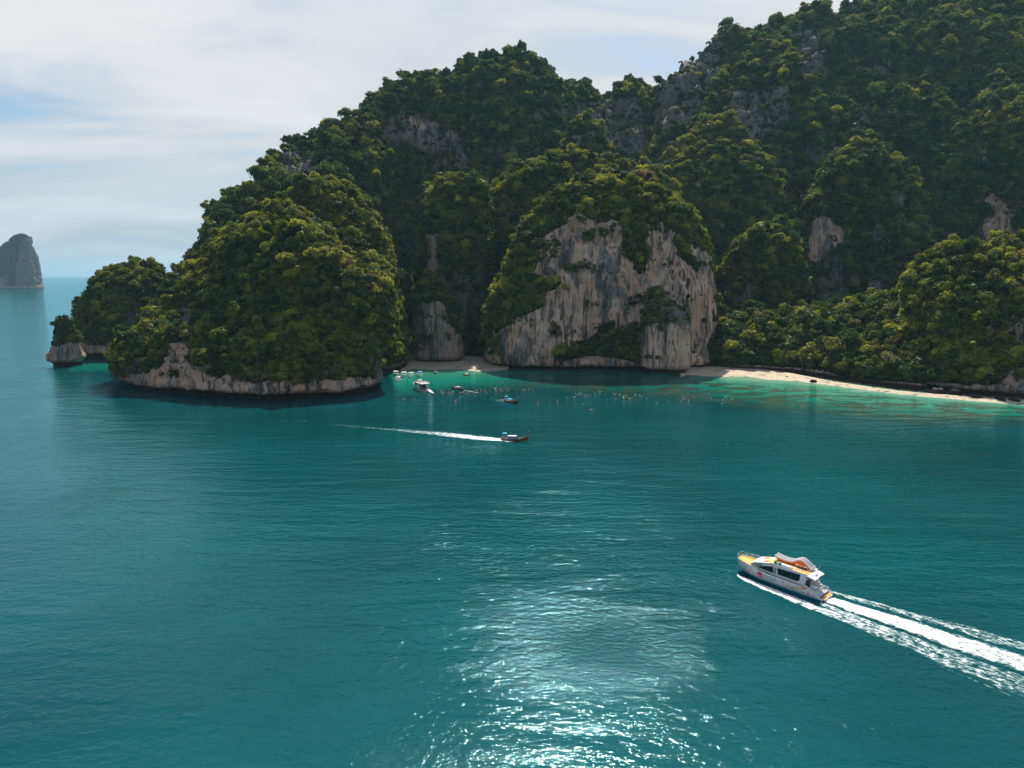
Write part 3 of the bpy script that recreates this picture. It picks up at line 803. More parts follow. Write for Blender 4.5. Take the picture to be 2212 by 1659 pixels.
def deck(bm, st, dz, inset=0.0, thick=0.05, xr=None):
    P = [(x, max(bd - inset, 0.02), zd + dz) for x, bd, bw, zd, zk in st if xr is None or xr[0] <= x <= xr[1]]
    secs = [[(x, b, z), (x, -b, z), (x, -b, z - thick), (x, b, z - thick)] for x, b, z in P]
    loft(bm, secs, True, True)
def rail(root, pts, h, mt, r=0.03, every=1, mid=True, name='railing'):
    bm = bmesh.new()
    top = [(p[0], p[1], p[2] + h) for p in pts]
    tube(bm, top, r, 5)
    if mid: tube(bm, [(p[0], p[1], p[2] + h * 0.5) for p in pts], r * .7, 4)
    o = part(root, name, bm, mt)
    for p in pts[::every]:
        b2 = bmesh.new(); tube(b2, [p, (p[0], p[1], p[2] + h)], r, 5); part(o, 'post', b2, mt)
    return o

GEL = simple('white_gelcoat', (0.74, 0.76, 0.78), 0.28, vary=0.12, scale=0.9)
GELD = simple('grey_gelcoat', (0.45, 0.46, 0.47), 0.4, vary=0.2)
STEEL = simple('painted_rail', (0.72, 0.73, 0.74), 0.3)
ORANGE = simple('orange_deck', (0.88, 0.42, 0.02), 0.7, vary=0.18, scale=2.0)
BLUEH = simple('blue_antifouling', (0.005, 0.24, 0.38), 0.5, vary=0.2)
GLASS = simple('tinted_glass', (0.010, 0.012, 0.016), 0.08, spec=0.8)
DARK = simple('dark_interior', (0.03, 0.028, 0.03), 0.8, vary=0.4)
TEAL = simple('teal_cushion', (0.01, 0.22, 0.25), 0.7, vary=0.25)
BLUE = simple('blue_canvas', (0.015, 0.20, 0.48), 0.7, vary=0.2)
CYAN = simple('light_blue_canvas', (0.03, 0.40, 0.68), 0.7, vary=0.2)
RUB = simple('black_rubber', (0.02, 0.02, 0.02), 0.6)
WOOD = simple('varnished_wood', (0.20, 0.085, 0.04), 0.45, vary=0.45, scale=2)
WOODD = simple('dark_wood', (0.055, 0.028, 0.02), 0.5, vary=0.4, scale=2)
PLANK = simple('pale_planks', (0.45, 0.30, 0.18), 0.7, vary=0.35, scale=2)
SLIDE_O = simple('orange_vinyl', (0.85, 0.13, 0.02), 0.45, vary=0.1)
SLIDE_W = simple('white_vinyl', (0.70, 0.69, 0.70), 0.45, vary=0.12)
SLIDE_G = simple('grey_vinyl', (0.42, 0.40, 0.43), 0.45)
PAINT = {n: simple('paint_' + n, c, 0.35) for n, c in dict(red=(0.62, 0.02, 0.03), pink=(0.80, 0.10, 0.30), magenta=(0.45, 0.02, 0.42), yellow=(0.85, 0.62, 0.04),
         orange=(0.80, 0.22, 0.03), teal=(0.02, 0.42, 0.36), blue=(0.02, 0.20, 0.42), lilac=(0.45, 0.20, 0.60), green=(0.15, 0.5, 0.2), pale=(0.80, 0.78, 0.45)).items()}
SKIN = [simple('skin', c, 0.6) for c in ((0.50, 0.30, 0.21), (0.34, 0.19, 0.12), (0.62, 0.42, 0.32))]
HAIR = simple('dark_hair', (0.02, 0.015, 0.012), 0.6)

def side_rainbow(root, cx, cz, w, h, y, ang, flip=1):
    """a leaf-shaped rainbow emblem lying on the hull side, nested coloured bands"""
    cols = ['teal', 'pale', 'yellow', 'orange', 'pink', 'magenta']
    for i, c in enumerate(cols):
        k = 1 - i * 0.155; bm = bmesh.new(); n = 22; vs = []
        for a in range(n):
            t = 2 * math.pi * a / n
            u = math.cos(t) * w / 2 * k - (1 - k) * w * 0.40 * flip; v = math.sin(t) * h / 2 * k * (0.75 + 0.25 * math.cos(t) * -flip)
            X = cx + u * math.cos(ang) - v * math.sin(ang); Z = cz + u * math.sin(ang) + v * math.cos(ang)
            yy = y(X, Z) if callable(y) else y
            vs.append((X, yy + 0.008 * (i + 1) * (1 if yy > 0 else -1), Z))
        bm.faces.new([bm.verts.new(p) for p in vs])
        part(root, 'rainbow_band', bm, PAINT[c])
def star4(bm, cx, cz, r, yf, rot=0.3):
    vs = []
    for k in range(8):
        t = math.pi / 4 * k + rot; q = r if k % 2 == 0 else r * 0.55
        X, Z = cx + q * math.cos(t), cz + q * math.sin(t) * 0.9
        vs.append(bm.verts.new((X, yf(X, Z), Z)))
    bm.faces.new(vs)

def make_tour_yacht():
    root = empty('tour_yacht')
    tag(root, 'white party catamaran with orange decks, rainbow emblems and inflatable slide, trailing foam', 'boat')
    B = 2.75
    ST = [(-0.1, 2.55, 2.45, 0.45, -0.7), (0.6, 2.75, 2.5, 0.95, -0.8), (2.0, 2.85, 2.6, 1.75, -0.9), (3.9, 2.9, 2.6, 2.45, -0.9), (8, 2.95, 2.6, 2.5, -0.9), (13, 2.95, 2.55, 2.55, -0.9),
          (17, 2.85, 2.25, 2.7, -0.8), (19.5, 2.6, 1.65, 2.85, -0.7), (21.3, 2.2, 0.95, 3.0, -0.5), (22.6, 1.75, 0.35, 3.1, 0.1), (23.6, 1.2, 0.05, 3.2, 1.2)]
    bm = bmesh.new(); hull(bm, ST); part(root, 'hull', bm, GEL, True)
    def yf(X, Z):       # port skin of the hull at x, z
        xs = [s[0] for s in ST]
        bd = np.interp(X, xs, [s[1] for s in ST]); bw = np.interp(X, xs, [s[2] for s in ST]); zd = np.interp(X, xs, [s[3] for s in ST])
        mid = bd * .45 + bw * .55
        return float(np.interp(Z, [0, zd * .45, zd], [bw, mid, bd])) + 0.03
    for sg in (1, -1):
        bm = bmesh.new(); secs = []
        for x, bd, bw, zd, zk in ST[:-1]:
            secs.append([(x, sg * (bw + 0.035), -0.25), (x, sg * (yf(x, 0.5) + 0.015 if x > 0.3 else bw + .05), 0.26 if x > 0.3 else 0.16)])
        loft(bm, secs, False); part(root, 'boot_stripe', bm, BLUEH)
        bm = bmesh.new(); secs = []
        for x in np.linspace(3.6, 20.5, 12):
            secs.append([(x, sg * (yf(x, 2.2) + .02), 2.28 + 0.02 * (x - 4)), (x, sg * (yf(x, 2.3) + .02), 2.36 + 0.02 * (x - 4))])
        loft(bm, secs, False); part(root, 'sheer_stripe', bm, PAINT['magenta'])
    # bow deck
    bm = bmesh.new(); deck(bm, ST, 0.02, 0.12, 0.08, (16.9, 23.7)); part(root, 'bow_deck', bm, ORANGE)
    bm = bmesh.new(); deck(bm, ST, -1.25, 0.15, 0.08, (1.9, 4.0)); box(bm, 0.3, 5.2, -2.4, 2.4, 1.02, 1.1); part(root, 'cockpit_floor', bm, GELD)
    bm = bmesh.new()
    for sg in (1, -1):
        P = [s for s in ST if s[0] >= 17]
        loft(bm, [[(x, sg * bd, zd), (x, sg * bd, zd + .28), (x, sg * (bd - .12), zd + .28), (x, sg * (bd - .12), zd)] for x, bd, bw, zd, zk in P], True, True)
    part(root, 'bulwark', bm, GEL)
    # saloon: side walls, sloped front, aft wall
    prof = [(4.6, 2.35), (4.1, 5.45), (11.8, 5.35), (14.2, 5.15), (16.0, 4.5), (18.3, 4.0), (19.3, 3.55), (18.6, 2.85), (12.0, 2.5)]
    bm = bmesh.new(); prism(bm, prof, -2.45, 2.45); part(root, 'saloon', bm, GEL)
    S = 2.45
    for sg in (1, -1):
        y = sg * (S + 0.02)
        for poly in ([(18.0, 3.22), (12.75, 3.0), (12.95, 4.75), (15.2, 4.15)], [(11.5, 3.05), (6.4, 3.05), (5.75, 3.5), (5.7, 5.0), (11.75, 4.75)]):
            bm = bmesh.new(); prism(bm, poly, y - 0.015 * sg, y + 0.015 * sg); w = part(root, 'window', bm, GLASS)
            for k in range(1, 4):
                xs_ = [p[0] for p in poly]; xx = min(xs_) + (max(xs_) - min(xs_)) * k / 4.0
                b2 = bmesh.new(); box(b2, xx - .03, xx + .03, y + .016 * sg, y + .03 * sg, 3.2, 3.9 if poly[0][0] > 13 else 4.6); part(w, 'mullion', b2, DARK)
        for k in range(3):
            x = 11.95 + k * 0.27
            bm = bmesh.new(); prism(bm, [(x, 3.0), (x + .13, 3.0), (x + .18, 4.6), (x + .05, 4.6)], y - .015 * sg, y + .015 * sg); part(root, 'slit_window', bm, GLASS)
        bm = bmesh.new(); prism(bm, [(19.1, 3.45), (16.6, 3.55), (15.6, 4.35), (18.2, 3.92)], y - 0.015 * sg, y + 0.015 * sg); part(root, 'windscreen', bm, GLASS)
        side_rainbow(root, 17.4, 3.62, 2.9, 0.62, y + 0.03 * sg, -0.12, -1)
    # painted roof front and top
    secs = [[(x, 2.5, z), (x, -2.5, z), (x, -2.5, z - .14), (x, 2.5, z - .14)] for x, z in ((13.6, 5.42), (15.0, 5.12), (16.8, 4.62), (18.5, 4.12))]
    bm = bmesh.new(); loft(bm, secs, True, True); part(root, 'roof_front', bm, GEL)
    for (cx_, cy_, w_, l_) in ((16.3, -1.3, 2.4, 2.2), (14.9, 1.1, 2.6, 2.0)):
        for i, c in enumerate(['pale', 'yellow', 'orange', 'pink', 'lilac']):
            k = 1 - i * .19; bm = bmesh.new(); vs = []
            for a in range(20):
                t = 2 * math.pi * a / 20; X = cx_ + math.cos(t) * w_ / 2 * k + (1 - k) * .8; Y = cy_ + math.sin(t) * l_ / 2 * k
                Z = float(np.interp(X, [13.6, 15, 16.8, 18.5], [5.42, 5.12, 4.62, 4.12])) + .014 + .008 * i
                vs.append(bm.verts.new((X, Y, Z)))
            bm.faces.new(vs); part(root, 'rainbow_band', bm, PAINT[c])
    for k, (X, Y, c) in enumerate([(17.9, 0.9, 'orange'), (17.2, 1.6, 'teal'), (17.4, .3, 'yellow'), (15.4, -.9, 'red'), (14.6, -1.7, 'red'), (14.0, -.6, 'teal')]):
        bm = bmesh.new(); Z = float(np.interp(X, [13.6, 15, 16.8, 18.5], [5.42, 5.12, 4.62, 4.12])) + .02
        bm.faces.new([bm.verts.new((X + .2 * math.cos(a), Y + .2 * math.sin(a), Z)) for a in (0.3, 1.87, 3.44, 5.01)]); part(root, 'painted_star', bm, PAINT[c])
    # sun deck
    bm = bmesh.new(); box(bm, 4.0, 13.9, -2.42, 2.42, 5.40, 5.5); part(root, 'sun_deck', bm, ORANGE)
    bm = bmesh.new()
    for sg in (1, -1): box(bm, 3.9, 13.8, sg * 2.42 - .06, sg * 2.42 + .06, 5.38, 5.62)
    part(root, 'deck_coaming', bm, GEL)
    bm = bmesh.new(); box(bm, 8.2, 11.0, 1.2, 2.2, 5.5, 5.95, .06); part(root, 'hatch_box', bm, GEL)
    bm = bmesh.new(); box(bm, 11.2, 12.6, 1.3, 2.2, 5.5, 5.9, .05); box(bm, 11.1, 11.35, 1.3, 2.2, 5.8, 6.3, .05); part(root, 'bench', bm, TEAL)
    bm = bmesh.new(); box(bm, 12.5, 12.9, 1.4, 2.2, 5.6, 6.2, .05); part(root, 'helm_seat', bm, TEAL)
    rail(root, [(x, 2.38, 5.55) for x in np.linspace(4.1, 10.8, 6)], 0.85, STEEL)
    rail(root, [(x, -2.38, 5.55) for x in np.linspace(4.1, 13.6, 8)], 0.85, STEEL)
    rail(root, [(4.1, y, 5.55) for y in np.linspace(2.38, -2.38, 5)], 0.85, STEEL)
    rail(root, [(5.0, 0.3, 5.55), (6.6, 0.3, 5.55), (8.0, 0.3, 5.55)], 0.9, STEEL, name='stair_rail')
    bm = bmesh.new(); box(bm, 5.2, 7.6, -.6, .2, 5.5, 5.52); part(root, 'stair_well_shade', bm, DARK)  # flat dark sheet painted as the shade of the stair opening
    # inflatable slide lying along the deck
    sx = [14.0, 13.5, 12.5, 11.0, 9.4, 8.6, 7.6, 6.6, 5.6, 4.6, 4.0]
    zb = [6.55, 6.0, 5.75, 5.75, 5.9, 6.1, 6.3, 6.25, 5.9, 5.62, 5.6]
    zt = [6.75, 6.6, 6.4, 6.3, 6.5, 6.95, 7.55, 7.6, 7.1, 6.35, 6.0]
    sl = empty('slide'); sl.parent = root; sl['label'] = 'orange and white inflatable slide on the sun deck'
    for i, (y0, y1, mt, dz, nm) in enumerate([(-.38, -2.35, SLIDE_O, -0.2, 'slide_base'), (-.34, -.62, SLIDE_W, .12, 'side_wall'), (-.62, -.95, SLIDE_G, -.05, 'lane'), (-.95, -1.12, SLIDE_W, .1, 'divider'), (-1.12, -1.5, SLIDE_G, -.05, 'lane'), (-1.5, -1.68, SLIDE_W, .1, 'divider'), (-1.68, -2.05, SLIDE_G, -.05, 'lane'), (-2.05, -2.4, SLIDE_W, .16, 'side_wall')]):
        bm = bmesh.new()
        secs = []
        for x, b, tz in zip(sx, zb, zt):
            bb = b if nm == 'slide_base' else tz - .3
            z = tz + dz
            secs.append([(x, y0, bb), (x, y0, z - .06), (x, y0 - .06, z), (x, y1 + .06, z), (x, y1, z - .06), (x, y1, bb)])
        loft(bm, secs, True, True); part(sl, nm, bm, mt, False)
    # aft canopy and posts
    secs = [[(x, 2.75, z - .12), (x, 0, z + .08), (x, -2.75, z - .12), (x, -2.7, z - .22), (x, 0, z - .04), (x, 2.7, z - .22)] for x, z in ((4.15, 5.42), (3.2, 5.4), (2.4, 5.28), (1.8, 5.05))]
    bm = bmesh.new(); loft(bm, secs, True, True); part(root, 'aft_canopy', bm, GEL)
    for sg in (1, -1):
        bm = bmesh.new(); tube(bm, [(2.9, sg * 2.3, 1.1), (2.9, sg * 2.3, 5.2)], .05); part(root, 'canopy_post', bm, STEEL)
        bm = bmesh.new(); prism(bm, [(4.15, 5.35), (1.9, 4.98), (2.5, 4.75), (4.25, 4.45)], sg * 2.44, sg * 2.48); part(root, 'wing_panel', bm, PAINT['lilac'])
    bm = bmesh.new(); tube(bm, [(3.3, -.4, 5.4), (3.1, -.4, 6.5)], .05); box(bm, 2.9, 3.3, -1.0, .2, 6.45, 6.55); tube(bm, [(3.2, -1.7, 5.4), (2.7, -1.7, 7.3)], .03); part(root, 'radar_mast', bm, STEEL)
    bm = bmesh.new(); box(bm, 4.38, 4.5, -1.9, 1.9, 1.1, 4.7); part(root, 'passage_shade', bm, DARK)  # dark slab stands in for the shade inside the open passage
    bm = bmesh.new(); box(bm, 1.3, 2.4, -.9, .3, 1.1, 2.0, .06); box(bm, 2.6, 3.6, -.2, .9, 1.1, 2.3, .06); part(root, 'engine_hatch', bm, GEL)
    bm = bmesh.new(); box(bm, 2.6, 4.0, 1.0, 1.9, 1.1, 1.6, .05); box(bm, 1.2, 2.2, .9, 2.0, 1.1, 1.5, .05); part(root, 'cockpit_seat', bm, GEL)
    bm = bmesh.new()
    for k in range(6): box(bm, 1.2 + k * .42, 1.5 + k * .42, -2.2, -1.3, 1.1 + k * .55, 1.18 + k * .55)
    part(root, 'stairs', bm, STEEL)
    for sg in (1, -1):
        bm = bmesh.new(); prism(bm, [(-.1, .45), (3.9, 2.45), (4.4, 2.5), (4.4, 2.9), (3.0, 2.5), (0.6, 1.2)], sg * 2.62, sg * 2.72); part(root, 'side_wing', bm, GELD if sg < 0 else GEL)
    rail(root, [(0.3, 2.2, 1.05), (0.3, 1.1, 1.05)], .9, STEEL); rail(root, [(0.3, -.4, 1.05), (0.3, -2.2, 1.05)], .9, STEEL)
    rail(root, [(0.4, 2.3, 1.05), (2.0, 2.4, 1.1)], .95, STEEL); rail(root, [(0.4, -2.3, 1.05), (2.4, -2.4, 1.1)], .95, STEEL)
    bm = bmesh.new(); prism(bm, [(.35, 2.6), (-.7, 2.35), (-1.0, 1.5), (-.75, .5), (-.75, -.5), (-1.0, -1.5), (-.7, -2.35), (.35, -2.6)], .38, .56, 'z'); part(root, 'swim_platform', bm, GEL)
    bm = bmesh.new(); prism(bm, [(.3, 2.4), (-.6, 2.2), (-.85, 1.5), (-.6, .5), (-.6, -.5), (-.85, -1.5), (-.6, -2.2), (.3, -2.4)], .565, .60, 'z'); part(root, 'platform_teak', bm, ORANGE)
    for yy in (1.4, -1.4):
        bm = bmesh.new()
        for d_ in (-.25, .25): tube(bm, [(-.7, yy + d_, .1), (-.7, yy + d_, 1.3), (-.4, yy + d_, 1.5), (-.2, yy + d_, .6)], .035)
        part(root, 'swim_ladder', bm, STEEL)
    # bow rails
    for sg in (1, -1):
        rail(root, [(x, sg * (yf(x, 2.8) - .2), z) for x, z in ((17.6, 2.98), (19.4, 3.1), (21.0, 3.2), (22.4, 3.3))], 0.95, STEEL)
    rail(root, [(22.6, 1.5, 3.35), (23.7, 1.1, 3.4), (23.7, -1.1, 3.4), (22.6, -1.5, 3.35)], .95, STEEL)
    # hull graphics, port and starboard
    for sg in (1, -1):
        F_ = (lambda X, Z, sg=sg: sg * (yf(X, Z) + .015))
        bm = bmesh.new(); vs = []
        for a in range(13):
            t = math.pi * a / 12; vs.append((16.2 + .85 * math.cos(t), 1.42 + .85 * math.sin(t)))
        bm.faces.new([bm.verts.new((x, F_(x, z), z)) for x, z in vs]); part(root, 'sun_emblem', bm, PAINT['red'])
        em = bmesh.new()
        for k in range(4):
            z0 = 1.36 - k * .2; w_ = math.sqrt(max(.05, .72 - (1.42 - z0) ** 2))
            em.faces.new([em.verts.new((x, F_(x, z), z)) for x, z in ((16.2 - w_, z0), (16.2 + w_, z0), (16.2 + w_ * .93, z0 - .13), (16.2 - w_ * .93, z0 - .13))])
        part(root, 'sun_reflection_lines', em, PAINT['pink'])
        stars = [(20.4, 1.9, 'pink'), (20.9, 1.6, 'teal'), (18.6, 1.75, 'orange'), (19.6, 1.2, 'red'), (18.3, .95, 'yellow'), (21.6, 1.7, 'blue'), (12.6, .55, 'teal'), (9.7, 1.75, 'red'), (10.0, 1.0, 'yellow'), (8.6, 1.2, 'pink'), (9.0, .65, 'orange'), (7.9, 1.9, 'yellow'), (7.0, 1.25, 'teal'), (4.4, .75, 'blue'), (3.2, 1.0, 'red'), (3.5, .55, 'teal'), (1.9, .55, 'pink')]
        for X, Z, c in stars:
            bm = bmesh.new(); star4(bm, X, Z, .30, F_, .3); part(root, 'painted_star', bm, PAINT[c])
        side_rainbow(root, 5.1, 1.75, 2.9, .95, F_, -.25 * 1, 1)
        side_rainbow(root, 7.0, .85, 2.1, .9, F_, .2, -1)
        for txt, size, x0, z0, mt in (('TIP TOP', .95, 15.1, 1.25, PAINT['teal']), ('DESTINATION', .34, 15.0, .75, PAINT['blue'])):
            cu_ = bpy.data.curves.new('lettering', 'FONT'); cu_.body = txt; cu_.size = size; cu_.space_character = 1.12
            to = bpy.data.objects.new('lettering', cu_); COL.objects.link(to)
            dg_ = bpy.context.evaluated_depsgraph_get(); me_ = bpy.data.meshes.new_from_object(to.evaluated_get(dg_))
            bpy.data.objects.remove(to)
            wd = max(v.co.x for v in me_.vertices)
            for v in me_.vertices:
                u, w_ = v.co.x, v.co.y
                X = x0 - u if sg == 1 else x0 - wd + u
                v.co = (X, F_(X, z0 + w_) + .01 * sg, z0 + w_)
            me_.materials.clear(); link('lettering', me_, mt, root)
        bm = bmesh.new(); bm.faces.new([bm.verts.new((x, F_(x, z) + .004 * sg, z)) for x, z in ((15.3, 1.14), (11.2, 1.14), (11.2, 1.19), (15.3, 1.19))]); part(root, 'underline', bm, PAINT['red'])
    for sg in (1, -1):
        bm = bmesh.new(); tube(bm, [(19.0, sg * (yf(19, 2.6) + .05), 2.5), (20.5, sg * (yf(20.5, 2.3) + .06), 2.25), (22.2, sg * (yf(22.2, 2.4) + .04), 2.75)], .06); part(root, 'anchor_line', bm, STEEL)
    return root

def place(root, px, py, head, s=1.0):
    """head: direction of the bow in degrees, counter-clockwise from world +X; (px,py) is a waterline point on the survey sheet"""
    p = on_sea(px, py); root.location = (p.x, p.y, 0); root.rotation_euler = (0, 0, rad(head)); root.scale = (s, s, s)
    return root
bow = on_sea(1618, 1238); stern = on_sea(1783, 1293)
HEAD = math.degrees(math.atan2(bow.y - stern.y, bow.x - stern.x))
yacht = make_tour_yacht()
yacht.location = (stern.x, stern.y, 0.15); yacht.rotation_euler = (rad(-1), rad(-1.2), rad(HEAD)); 
print('yacht length', (bow - stern).length, 'heading', HEAD)

# ---- people
def body_mesh(name, pose, skin, top, low, kind_seed=0):
    """one continuous skinned figure, 1.7 m tall"""
    J = {'pel': (0, 0, .92), 'wst': (0, 0, 1.08), 'chs': (0, 0, 1.32), 'nck': (0, 0, 1.47), 'hed': (0, 0.01, 1.58), 'top': (0, .01, 1.68),
         'ls': (.17, 0, 1.40), 'le': (.24, .02, 1.14), 'lh': (.25, .12, .90), 'rs': (-.17, 0, 1.40), 're': (-.24, .02, 1.14), 'rh': (-.25, .12, .90),
         'lk': (.11, .03, .48), 'la': (.12, 0, .08), 'lt': (.12, .14, .04), 'rk': (-.11, .03, .48), 'ra': (-.12, 0, .08), 'rt': (-.12, .14, .04)}
    if pose == 'arms': J.update(le=(.36, .05, 1.50), lh=(.42, .1, 1.75), re=(-.3, .1, 1.2), rh=(-.2, .3, 1.3))
    if pose == 'sit': 
        for k in list(J): J[k] = (J[k][0], J[k][1], J[k][2] - .45) if k not in ('lk', 'la', 'lt', 'rk', 'ra', 'rt') else J[k]
        J.update(lk=(.13, .42, .50), la=(.13, .45, .06), lt=(.13, .6, .04), rk=(-.13, .42, .50), ra=(-.13, .45, .06), rt=(-.13, .6, .04), lh=(.2, .35, .55), rh=(-.2, .35, .55))
    if pose == 'swim': 
        for k in list(J):
            x, y, z = J[k]; J[k] = (x, (z - 1.2) * .9, -.12 + (z - 1.2) * .42 if z > 1.2 else -.15 + (z - 1.2) * .15)
        J.update(le=(.4, .25, -.05), lh=(.5, .5, -.05), re=(-.4, .2, -.05), rh=(-.55, .4, -.08))
    R = dict(pel=.15, wst=.125, chs=.155, nck=.055, hed=.10, top=.07, ls=.065, le=.045, lh=.04, rs=.065, re=.045, rh=.04, lk=.065, la=.045, lt=.035, rk=.065, ra=.045, rt=.035)
    E = [('pel', 'wst'), ('wst', 'chs'), ('chs', 'nck'), ('nck', 'hed'), ('hed', 'top'), ('chs', 'ls'), ('ls', 'le'), ('le', 'lh'), ('chs', 'rs'), ('rs', 're'), ('re', 'rh'),
         ('pel', 'lk'), ('lk', 'la'), ('la', 'lt'), ('pel', 'rk'), ('rk', 'ra'), ('ra', 'rt')]
    ks = list(J); me = bpy.data.meshes.new(name)
    me.from_pydata([J[k] for k in ks], [(ks.index(a), ks.index(b)) for a, b in E], [])
    o = bpy.data.objects.new('tmp', me); COL.objects.link(o)
    sk = o.modifiers.new('s', 'SKIN')
    for v, k in zip(me.skin_vertices[0].data, ks): v.radius = (R[k], R[k] * (.75 if k in ('pel', 'wst', 'chs') else 1)); v.use_root = k == 'pel'
    dg_ = bpy.context.evaluated_depsgraph_get(); m2 = bpy.data.meshes.new_from_object(o.evaluated_get(dg_)); m2.name = name
    bpy.data.objects.remove(o)
    m2.materials.clear()
    for q in (skin, top, low, HAIR): m2.materials.append(q)
    Jv = {k: Vector(J[k]) for k in ks}
    grp = dict(pel=2, wst=1, chs=1, nck=0, hed=0, top=3, ls=1, le=0, lh=0, lk=0, la=0, lt=0, rs=1, re=0, rh=0, rk=0, ra=0, rt=0)
    for p in m2.polygons:
        c = p.center; k = min(ks, key=lambda q: (Jv[q] - c).length - R[q]); p.material_index = grp[k]; p.use_smooth = True
    return m2
CL = {'red': PAINT['red'], 'orange': PAINT['orange'], 'yellow': PAINT['yellow'], 'blue': BLUE, 'white': GEL, 'pink': PAINT['pink'], 'dark': DARK, 'teal': PAINT['teal']}
BODY = {}
def person_mesh(pose, col, sk):
    k = (pose, col, sk)
    if k not in BODY: BODY[k] = body_mesh('person', pose, SKIN[sk], CL[col] if col != 'bare' else SKIN[sk], CL['dark'] if col != 'dark' else BLUE)
    return BODY[k]
def person(loc, rz, pose, col, sk, label, group):
    o = bpy.data.objects.new('person', person_mesh(pose, col, sk)); COL.objects.link(o)
    o.location = loc; o.rotation_euler = (0, 0, rz)
    return tag(o, label, 'person', group)

# ---- second tour boat
def make_day_boat():
    root = empty('day_boat'); tag(root, 'white two-deck day boat crowded with people, pale water slide lying astern', 'boat')
    ST = [(-.1, 2.6, 2.4, .5, -.6), (1.2, 2.7, 2.45, .6, -.7), (3.6, 2.75, 2.5, 2.0, -.8), (7, 2.8, 2.5, 2.3, -.8), (11, 2.7, 2.1, 2.5, -.7), (14, 2.3, 1.2, 2.75, -.5), (16, 1.6, .4, 3.0, 0), (17, .9, .05, 3.1, 1.0)]
    bm = bmesh.new(); hull(bm, ST); part(root, 'hull', bm, GEL, True)
    bm = bmesh.new(); deck(bm, ST, .02, .1, .06, (10.5, 17.5)); part(root, 'bow_deck', bm, GEL)
    bm = bmesh.new(); box(bm, 0, 5, -2.5, 2.5, .9, 1.0); part(root, 'cockpit_floor', bm, GELD)
    bm = bmesh.new(); prism(bm, [(6.2, 2.2), (6.0, 4.6), (9.6, 4.6), (11.6, 3.9), (13.2, 2.75), (9, 2.2)], -2.2, 2.2); part(root, 'cabin', bm, GEL)
    for sg in (1, -1):
        for poly in ([(12.3, 2.9), (9.9, 2.75), (9.8, 3.9), (11.3, 3.7)], [(9.5, 2.75), (7.3, 2.75), (8.4, 3.95), (9.4, 4.0)]):
            bm = bmesh.new(); prism(bm, poly, sg * 2.2, sg * 2.23); part(root, 'window', bm, GLASS)
        bm = bmesh.new(); prism(bm, [(6.8, 2.3), (4.2, .9), (3.6, 2.0), (6.0, 4.3), (7.6, 4.3)], sg * 2.55, sg * 2.62); part(root, 'side_arch', bm, GEL)
        bm = bmesh.new(); P_ = []
        for x in np.linspace(5.2, 10.8, 5): P_.append([(x, sg * (2.74 + .02), .75), (x, sg * (2.74 + .02), 1.5)])
        loft(bm, P_, False); part(root, 'side_lettering_band', bm, PAINT['teal'])
        for x in (1.6, 3.6):
            bm = bmesh.new(); tube(bm, [(x, sg * 2.4, 1), (x, sg * 2.4, 4.35)], .05); part(root, 'roof_post', bm, STEEL)
    bm = bmesh.new(); box(bm, .6, 10.2, -2.6, 2.6, 4.42, 4.58, .05); part(root, 'roof_deck', bm, GEL)
    bm = bmesh.new(); box(bm, 5.9, 6.0, -2.1, 2.1, 1.0, 4.4); part(root, 'cabin_door', bm, DARK)
    bm = bmesh.new(); prism(bm, [(10.3, 4.6), (9.2, 4.6), (9.3, 5.7), (9.9, 5.8)], -1.3, 1.3); part(root, 'helm_console', bm, GEL)
    bm = bmesh.new(); box(bm, 7.2, 8.6, -1.6, .9, 4.6, 5.0, .15); part(root, 'float_mat', bm, PAINT['orange'])
    bm = bmesh.new(); box(bm, 5.6, 6.9, -1.8, -.2, 4.6, 4.95, .12); part(root, 'lounge_cushion', bm, SLIDE_W)
    for sg in (1, -1): rail(root, [(x, sg * 2.5, 4.58) for x in np.linspace(.8, 8.6, 6)], .85, STEEL)
    rail(root, [(.8, y, 4.58) for y in (-2.5, -.8, .8, 2.5)], .85, STEEL)
    for sg in (1, -1): rail(root, [(11.4, sg * 2.5, 2.55), (13.6, sg * 2.2, 2.75), (15.6, sg * 1.6, 2.95), (16.8, sg * .9, 3.1)], .9, STEEL)
    bm = bmesh.new(); tube(bm, [(4.5, 0, 4.5), (4.6, 0, 6.6)], .12, 6, .04); part(root, 'mast', bm, RUB)
    bm = bmesh.new(); box(bm, -.9, .1, -2.3, 2.3, .35, .5, .04); part(root, 'swim_platform', bm, GEL)
    bm = bmesh.new(); loft(bm, [[(.2, -1.0, 1.1), (.2, -2.5, 1.1), (.2, -2.5, .9), (.2, -1.0, .9)], [(-2.2, -.9, .45), (-2.2, -2.6, .45), (-2.2, -2.6, .25), (-2.2, -.9, .25)], [(-6.4, -1.7, .15), (-6.4, -2.0, .15), (-6.4, -2.0, -.02), (-6.4, -1.7, -.02)]], True, True); part(root, 'stern_slide', bm, SLIDE_W)
    return root
dbow = on_sea(884, 833); dst = on_sea(921, 847)
db = make_day_boat(); dl = (dbow - dst); dhead = math.degrees(math.atan2(dl.y, dl.x)); dsc = min(max(dl.length / 16.0, .8), 1.25)
db.location = (dst.x, dst.y, 0); db.rotation_euler = (0, 0, rad(dhead)); db.scale = (dsc,) * 3
print('dayboat', dl.length, dhead)
bpy.context.view_layer.update()
def on_boat(root, x, y, z): return root.matrix_world @ Vector((x, y, z))
cols = ['red', 'dark', 'white', 'pink', 'blue', 'orange', 'bare', 'teal', 'yellow']
rr = random.Random(4)
spots = [(16.2, .2, 3.05), (15.6, -.8, 3.0), (15.5, .9, 3.0), (14.9, 0, 2.95), (14.7, 1.4, 2.9), (14.4, -1.2, 2.9), (13.9, .6, 2.85), (13.8, 1.9, 2.8), (13.6, -.3, 2.8), (13.4, -1.8, 2.8)]
